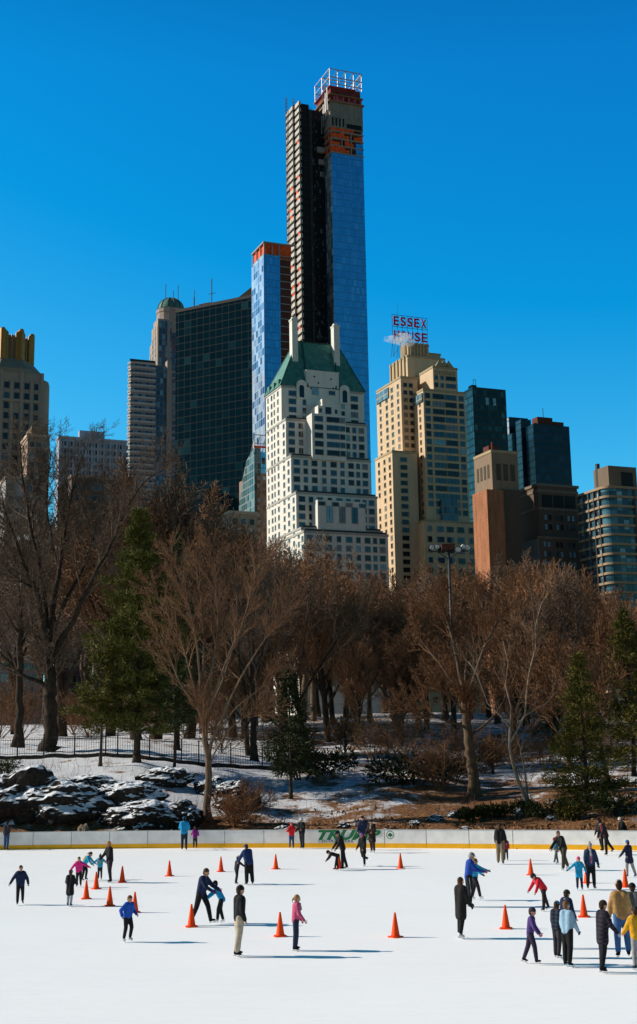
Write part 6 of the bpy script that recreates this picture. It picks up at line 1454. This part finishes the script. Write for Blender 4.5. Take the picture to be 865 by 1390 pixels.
shaped('multi_stem_tree', 283, 91.5, 'fan-shaped bare tree with many slender stems rising behind the man in turquoise', [
 ([(282, 1113), (282, 1070), (282, 1031), (276, 985), (272, 955)], .27, .17), ([(272, 957), (258, 911, .4), (246, 871, .8), (221, 821, 1.2), (203, 792, 1.5)], .11, .02), ([(273, 948), (268, 881, -.4), (256, 821, -.8), (241, 776, -1), (230, 744, -1.2)], .11, .02),
 ([(276, 963), (291, 891, .5), (296, 831, 1), (291, 781, 1.3), (286, 748, 1.5)], .11, .02), ([(280, 972), (306, 901, -.5), (331, 841, -1), (346, 786, -1.4), (361, 758, -1.7)], .12, .02), ([(282, 1022), (311, 951, -.8), (341, 896, -1.4), (371, 851, -2), (392, 815, -2.2)], .12, .02),
 ([(283, 1012), (320, 962, .8), (352, 936, 1.3), (385, 905, 1.5)], .08, .02), ([(274, 945), (277, 870, 1), (272, 806, 1.6), (263, 754, 2)], .10, .02), ([(279, 985), (296, 940, 1), (318, 872, 1.8), (322, 800, 2.2), (318, 752, 2.5)], .10, .02), ([(272, 960), (246, 930, -.6), (226, 880, -1), (206, 846, -1.4)], .08, .02), ([(283, 1040), (304, 1000, -.8), (330, 975, -1.2), (362, 962, -1.4)], .07, .02)],
 M_barkl, M_twig, 'fan', (7, 1.1, 3.0, .026), dict(max=3, n=[6, 8, 6, 4], seg=[4, 5, 4, 3], len=[(.5, .8), (.35, .6), (.4, .65), (.4, .7)], ang=[(18, 36)]*4, sides=[6, 4, 3, 3], rmin=.013, wob=[.1, .1, .15, .2]), 7)
p1 = conifer('pine_tree', 21, H_for(186, 106, 688), 5.0, 'tall dark green pine left of centre, standing on the rocky slope', M_pine, .12, 28, 7, 15, 19, gap=.10, prof=.75); put(p1, gp(186, 105.5), 0)
p2 = conifer('pine_tree', 22, H_for(136, 104, 880), 3.2, 'small yellow-green pine in front of the huge elm', M_hem, .28, 15, 5, 9, 12, nl=.5); put(p2, gp(137, 104.5), 0)
p3 = conifer('pine_tree', 23, H_for(240, 128, 722), 4.6, 'dark pine standing behind the tall pine, its top among bare twigs', M_yew, .14, 30, 5, 8, 12); put(p3, gp(240, 128), 0)
p4 = conifer('pine_tree', 24, H_for(236, 103, 885), 2.4, 'thin-trunked young pine right of the tall pine', M_yew, .40, 14, 4, 8, 10); put(p4, gp(237, 102.5), 0)
p5 = conifer('pine_tree', 25, H_for(331, 150, 722), 4.2, 'dark evergreen with its tip in front of the low cream building', M_yew, .15, 26, 5, 8, 12); put(p5, gp(331, 150), 0)
p6 = conifer('hemlock_tree', 26, H_for(393, 98, 905), 2.6, 'slim dark hemlock in the middle of the slope above the white-hatted skater', M_rhodo, .22, 24, 5, 8, 12, droop=-.15); put(p6, gp(394, 98), 0)
p7 = conifer('hemlock_tree', 27, H_for(792, 89, 884), 3.4, 'olive green hemlock close behind the boards on the right', M_hem, .05, 28, 6, 11, 14, droop=-.14, nl=.42, gap=.22); put(p7, gp(792, 88.5), 0)
p8 = conifer('hemlock_tree', 28, H_for(852, 104, 826), 4.4, 'tall olive hemlock cut by the right edge of the picture', M_hem, .08, 30, 6, 11, 14, droop=-.12, gap=.2); put(p8, gp(858, 104), 0)
p9 = conifer('hemlock_tree', 29, H_for(750, 132, 905), 4.0, 'dark hemlock behind the birch beside the right fence', M_yew, .08, 24, 5, 8, 12, droop=-.12); put(p9, gp(764, 131), 0)
shaped('bare_tree', 644, 97, 'thick-trunked bare tree left of the white birch', [([(645, 1079), (640, 1040), (637, 1006), (633, 970), (630, 950)], .42, .28), ([(630, 952), (622, 900, .5), (612, 860, 1), (602, 825, 1.4), (596, 800, 1.8)], .18, .03), ([(632, 958), (650, 900, -.6), (664, 865, -1), (682, 830, -1.3), (692, 805, -1.5)], .18, .03),
 ([(634, 988), (600, 976, -1), (570, 965, -2), (540, 968, -3)], .12, .03), ([(630, 944), (600, 905, 1), (572, 868, 2), (556, 826, 2.4)], .14, .03), ([(631, 950), (634, 890, 1.4), (640, 845, 2), (646, 810, 2.4)], .14, .03), ([(636, 1000), (668, 975, 1), (690, 940, 2), (706, 900, 2.4)], .1, .03), ([(633, 972), (606, 940, -1.5), (586, 930, -2.4)], .09, .03)],
 M_barkl, M_twig3, 'grove', (4, 1.2, 3.0, .030), dict(max=4, n=[6, 7, 5, 4], rmin=.016), 9)
k2 = bare_tree('bare_tree', 32, H_for(402, 120, 728), 'elm', .30, M_bark, M_twig2, 'bare tree with a tall open crown in front of the white hotel', trunk_f=.40); put(k2, gp(345, 118), 1.2)
k3 = bare_tree('bare_tree', 33, H_for(415, 135, 738), 'elm', .34, M_bark, M_twig2, 'dark bare tree spreading before the foot of the white hotel', trunk_f=.44); put(k3, gp(412, 135), 3.0)
# birch: hand-shaped stems
def birch():
    Y = 90.0; g = gp(722, Y); root = empty('birch_tree', g, 0, 'leaning white-barked birch with a crooked pale trunk on the right', 'tree'); tk = MB(); tw = MB(); r = random.Random(4)
    q = lambda px, py, dy=0.0: at(px, py, Y+dy) - g
    def stem(pl, r0, r1, main=True):
        pts = [q(*p) for p in pl]; n = len(pts); tk.tube(pts, [r0+(r1-r0)*i/(n-1) for i in range(n)], 8 if main else 6)
        S = dict(STY['grove']); S.update(rmin=.010, max=3, trunk_lvl=-1, n=[6, 5, 4], len=[(.5, .8)]*4)
        for i in range(1, n):
            for k in range(2 if i > 1 else 1):
                p = pts[i-1].lerp(pts[i], r.random()); d = ((pts[i]-pts[i-1]).normalized() + vrand(r)*.9 + Vector((0, 0, .2))).normalized()
                grow(r, (tw, tw), p, d, r.uniform(.9, 2.4), .022, 1, S)
    stem([(724, 1107), (714, 1085), (703, 1058), (696, 1035), (692, 1012), (693, 985), (702, 1000-15), (700, 968)][:6], .14, .09)
    stem([(725, 1106), (716, 1080, .3), (713, 1048, .4), (707, 1020, .5), (711, 1005, .5)], .09, .04, False)
    stem([(693, 1008), (702, 992), (713, 970, .4), (715, 945, .5), (718, 915, .6), (727, 880, .5), (727, 850, .6), (735, 820, .8), (748, 800, .9)], .075, .018)
    stem([(693, 990), (680, 972), (662, 955), (655, 935), (648, 915), (636, 898)], .06, .018, False)
    stem([(715, 1045, .3), (724, 1038, .2), (737, 1040), (745, 1036)], .04, .02, False); stem([(693, 985), (694, 960), (686, 930), (690, 900), (683, 870)], .06, .02, False)
    stem([(713, 972), (728, 962), (742, 955), (755, 940)], .04, .015, False)
    tk.build('trunk', M_birch, root, True); tw.build('branches', M_birtw, root)
birch()

# ---- the bare grove between the rink and the city
protos = [bare_tree('bare_tree', 100+i, H, 'grove', rr_, M_bark if i % 2 else M_barkl, tm, 'x', over=ov) for i, (H, rr_, tm, ov) in enumerate([
    (18, .24, M_twig, {}), (20, .28, M_twig2, dict(ang=[(18, 42), (22, 48), (25, 55), (28, 60)])), (17, .22, M_twig3, {}), (22, .3, M_twig, dict(n=[13, 9, 8, 7])), (19, .25, M_twig, dict(ang=[(30, 70), (30, 60), (30, 60), (30, 60)])), (21, .27, M_twig3, dict(len=[(.6, .85), (.4, .6), (.45, .65), (.45, .7)]))])]
rg = random.Random(5); used = set()
def plant(px, Y, ytop, label, k=None, group=None):
    k = rg.randrange(6) if k is None else k; src = protos[k]; H0 = (18, 20, 17, 22, 19, 21)[k]
    o = src if k not in used else copy_tree(src); used.add(k)
    p = gp(px, Y); H = at(px, ytop, Y).z - p.z; s = H/H0; put(o, p, rg.uniform(0, 6.28), s*rg.uniform(.92, 1.12), s, label); o['group'] = group or 'bare trees of the grove'
    return o
LR = 'bare brown tree among the dense grove right of the white hotel'; LM = 'bare brown tree in the thicket below the white hotel'; LL = 'bare grey-brown tree in the grove behind the left pines'
skyl = [(-60, 640), (0, 610), (60, 600), (130, 605), (170, 615), (215, 640), (265, 675), (300, 700), (340, 728), (400, 728), (430, 748), (470, 765), (520, 772), (560, 765), (600, 758), (650, 748), (700, 742), (735, 738), (780, 755), (820, 780), (865, 785), (930, 780)]
# front rows
def row(a, b_, st, j, y0, y1, d0, d1, lab, ks=None):
    for px in range(a, b_, st): plant(px + rg.uniform(-j, j), rg.uniform(y0, y1), lerp(skyl, px) + rg.uniform(d0, d1), lab, rg.choice(ks) if ks else None)
row(450, 900, 44, 12, 150, 175, 6, 34, LR); row(470, 910, 50, 14, 195, 250, 4, 24, LR); row(480, 900, 74, 14, 124, 136, 60, 110, LR)
row(420, 640, 38, 12, 178, 235, -14, 10, LR); row(640, 900, 52, 12, 178, 220, -4, 14, LR); row(445, 620, 44, 12, 140, 150, 10, 50, LR)
row(340, 460, 32, 8, 185, 235, -8, 12, LM); row(225, 445, 42, 10, 150, 180, 10, 40, LM); row(250, 445, 52, 10, 195, 240, 5, 40, LM); row(330, 430, 50, 8, 124, 132, 60, 120, LM)
row(-40, 190, 62, 12, 165, 190, 30, 90, LL, (1, 1, 3)); row(-20, 230, 70, 12, 210, 260, 70, 150, LL, (1, 3, 4))
for px, Y, yt in ((823, 96, 870), (770, 108, 850)): plant(px, Y, yt, 'small bare brown tree mixed in with the olive hemlocks at the right', 2, 'bare trees among the right hemlocks')
for px, Y, yt in ((185, 145, 606), (212, 150, 625), (258, 152, 655)): plant(px, Y, yt, 'bare twiggy tree rising in front of the dark glass tower', rg.choice((1, 3)), 'bare trees in front of the dark glass tower')

# ---- brush and evergreen shrubs
def brush(px, Y, h, seed, label, tm=M_twig3, group=None, sx=1.0):
    o = bare_tree('bare_shrub', seed, h, 'bush', .05, M_barkl, tm, label, group, 'shrub', trunk_f=.12); put(o, gp(px, Y), 0, sx, 1); return o
brush(318, 90, 2.9, 1, 'reddish leafless bush right of the fan-shaped tree', M_twig3, None, 1.3)
brush(340, 94, 2.4, 2, 'leafless brown bush beside the small hemlock', M_twig, None, 1.3)
b0 = brush(600, 100, 4.6, 3, 'tangled brown leafless bush on the slope left of the thick-trunked tree', M_twig, None, 1.4)
o = brush(545, 112, 5.5, 5, 'x', M_twig, 'leafless thicket along the fence line', 1.3); o['label'] = 'tangled leafless brown thicket on the upper slope'
for px, Y, s in ((582, 106, .6), (655, 112, .7), (690, 116, .6), (505, 118, .7), (735, 114, .6), (620, 124, .7), (790, 124, .7), (835, 120, .8), (405, 124, .8), (360, 126, .8), (300, 126, .8), (720, 142, .8), (480, 140, .7)):
    c = copy_tree(o); put(c, gp(px + 2, Y), rg.uniform(0, 6), s*1.2, s)
for px, Y in ((30, 150), (120, 152), (205, 150), (250, 152), (0, 160), (290, 156), (100, 170), (180, 172)):
    c = copy_tree(o); put(c, gp(px, Y), rg.uniform(0, 6), 1.3, rg.uniform(1.0, 1.6), 'leafless dark thicket behind the left picket fence'); c['group'] = 'leafless thicket behind the left fence'
for i, (px, Y, w_, h_, lab) in enumerate([(560, 101, 5.4, 2.5, 'broad dark evergreen mound overhanging the snowy path'), (612, 106, 3.6, 2.0, 'dark evergreen shrub behind the tangled brown bush'),
    (440, 108, 3.6, 2.4, 'glossy dark rhododendron right of the small hemlock'), (408, 106, 3.4, 2.8, 'dark rhododendron around the foot of the small hemlock')]):
    put(shrub('evergreen_shrub', 60+i, w_, h_, lab, M_rhodo, 1100, .34, .11), gp(px, Y))
for i, (px, Y, w_, h_, lab) in enumerate([(636, 88.5, 1.3, .9, 'low round green yew, leftmost of three above the boards'), (655, 89, 1.2, .85, 'low round green yew, middle of three above the boards'), (676, 89, 1.4, .9, 'low round green yew, rightmost of three above the boards'), (733, 88, 1.8, 1.3, 'green shrub at the right of the birch foot'), (700, 90.5, 1.5, 1.1, 'small green shrub at the left of the birch foot'), (770, 86.5, 1.6, 1.2, 'olive shrub behind the boards below the hemlock'), (835, 86, 2.6, 1.6, 'dark shrub behind the boards near the right edge'), (8, 101, 2.0, 1.4, 'low evergreen bush at the far left edge below the fence')]):
    put(shrub('evergreen_shrub', 80+i, w_, h_, lab, M_yew if i != 5 else M_hem, 900, .2, .06), gp(px, Y))
# small trees that kept dry leaves
def dry_tree(px, Y, yt, w_, seed, label):
    g = gp(px, Y); H = at(px, yt, Y).z - g.z; r = random.Random(seed); o = bare_tree('oak_sapling', seed, H, 'grove', .07, M_bark, M_twig, label, None, 'tree', over=dict(max=3, n=[8, 7, 6])); fo = MB()
    for i in range(420): 
        d = vrand(r); p = Vector((d.x*w_, d.y*w_, H*.62 + d.z*H*.3))*r.uniform(.8, 1.05); blade(fo, p, (vrand(r) + Vector((0, 0, -.5))).normalized(), .22, .15, r)
    fo.build('foliage', M_oak, o); put(o, g)
dry_tree(468, 128, 968, 1.6, 71, 'young oak keeping orange leaves near the path in the centre'); dry_tree(668, 112, 996, 1.0, 72, 'young oak keeping a tuft of orange leaves left of the birch')
# fallen leaves and dry stalks on the slope
def litter():
    r = random.Random(9); mb = MB()
    for i in range(5200):
        px = r.uniform(360, 900); x = at(px, 1100, 88).x; Y = yb(x) + .5 + abs(r.gauss(0, 4.2)); 
        if noise.noise((x*.5, Y*.5, 3)) + r.uniform(-.35, .35) < -.02: continue
        p = Vector((x, Y, ground_z(x, Y)+.03)); blade(mb, p, (vrand(r) + Vector((0, 0, .35))).normalized(), r.uniform(.10, .26), r.uniform(.06, .14), r)
    tag(mb.build('fallen_leaves', M_litter), kind='stuff')
litter()
def stalks():
    r = random.Random(19); mb = MB()
    for i in range(1500):
        px = r.uniform(-40, 900); x = at(px, 1100, 95).x; Y = yb(x) + r.uniform(1.0, 26)
        if noise.noise((x*.35, Y*.35, 8)) < .05: continue
        p = Vector((x, Y, ground_z(x, Y)-.05)); d = (Vector((0, 0, 1)) + vrand(r)*.6).normalized(); mb.tube([p, p+d*r.uniform(.2, .5), p+d*.5+vrand(r)*.25+Vector((0, 0, .25))], [.012, .01, .006], 3, cap=False)
    tag(mb.build('dry_stalks', M_twig3), kind='stuff')
stalks()
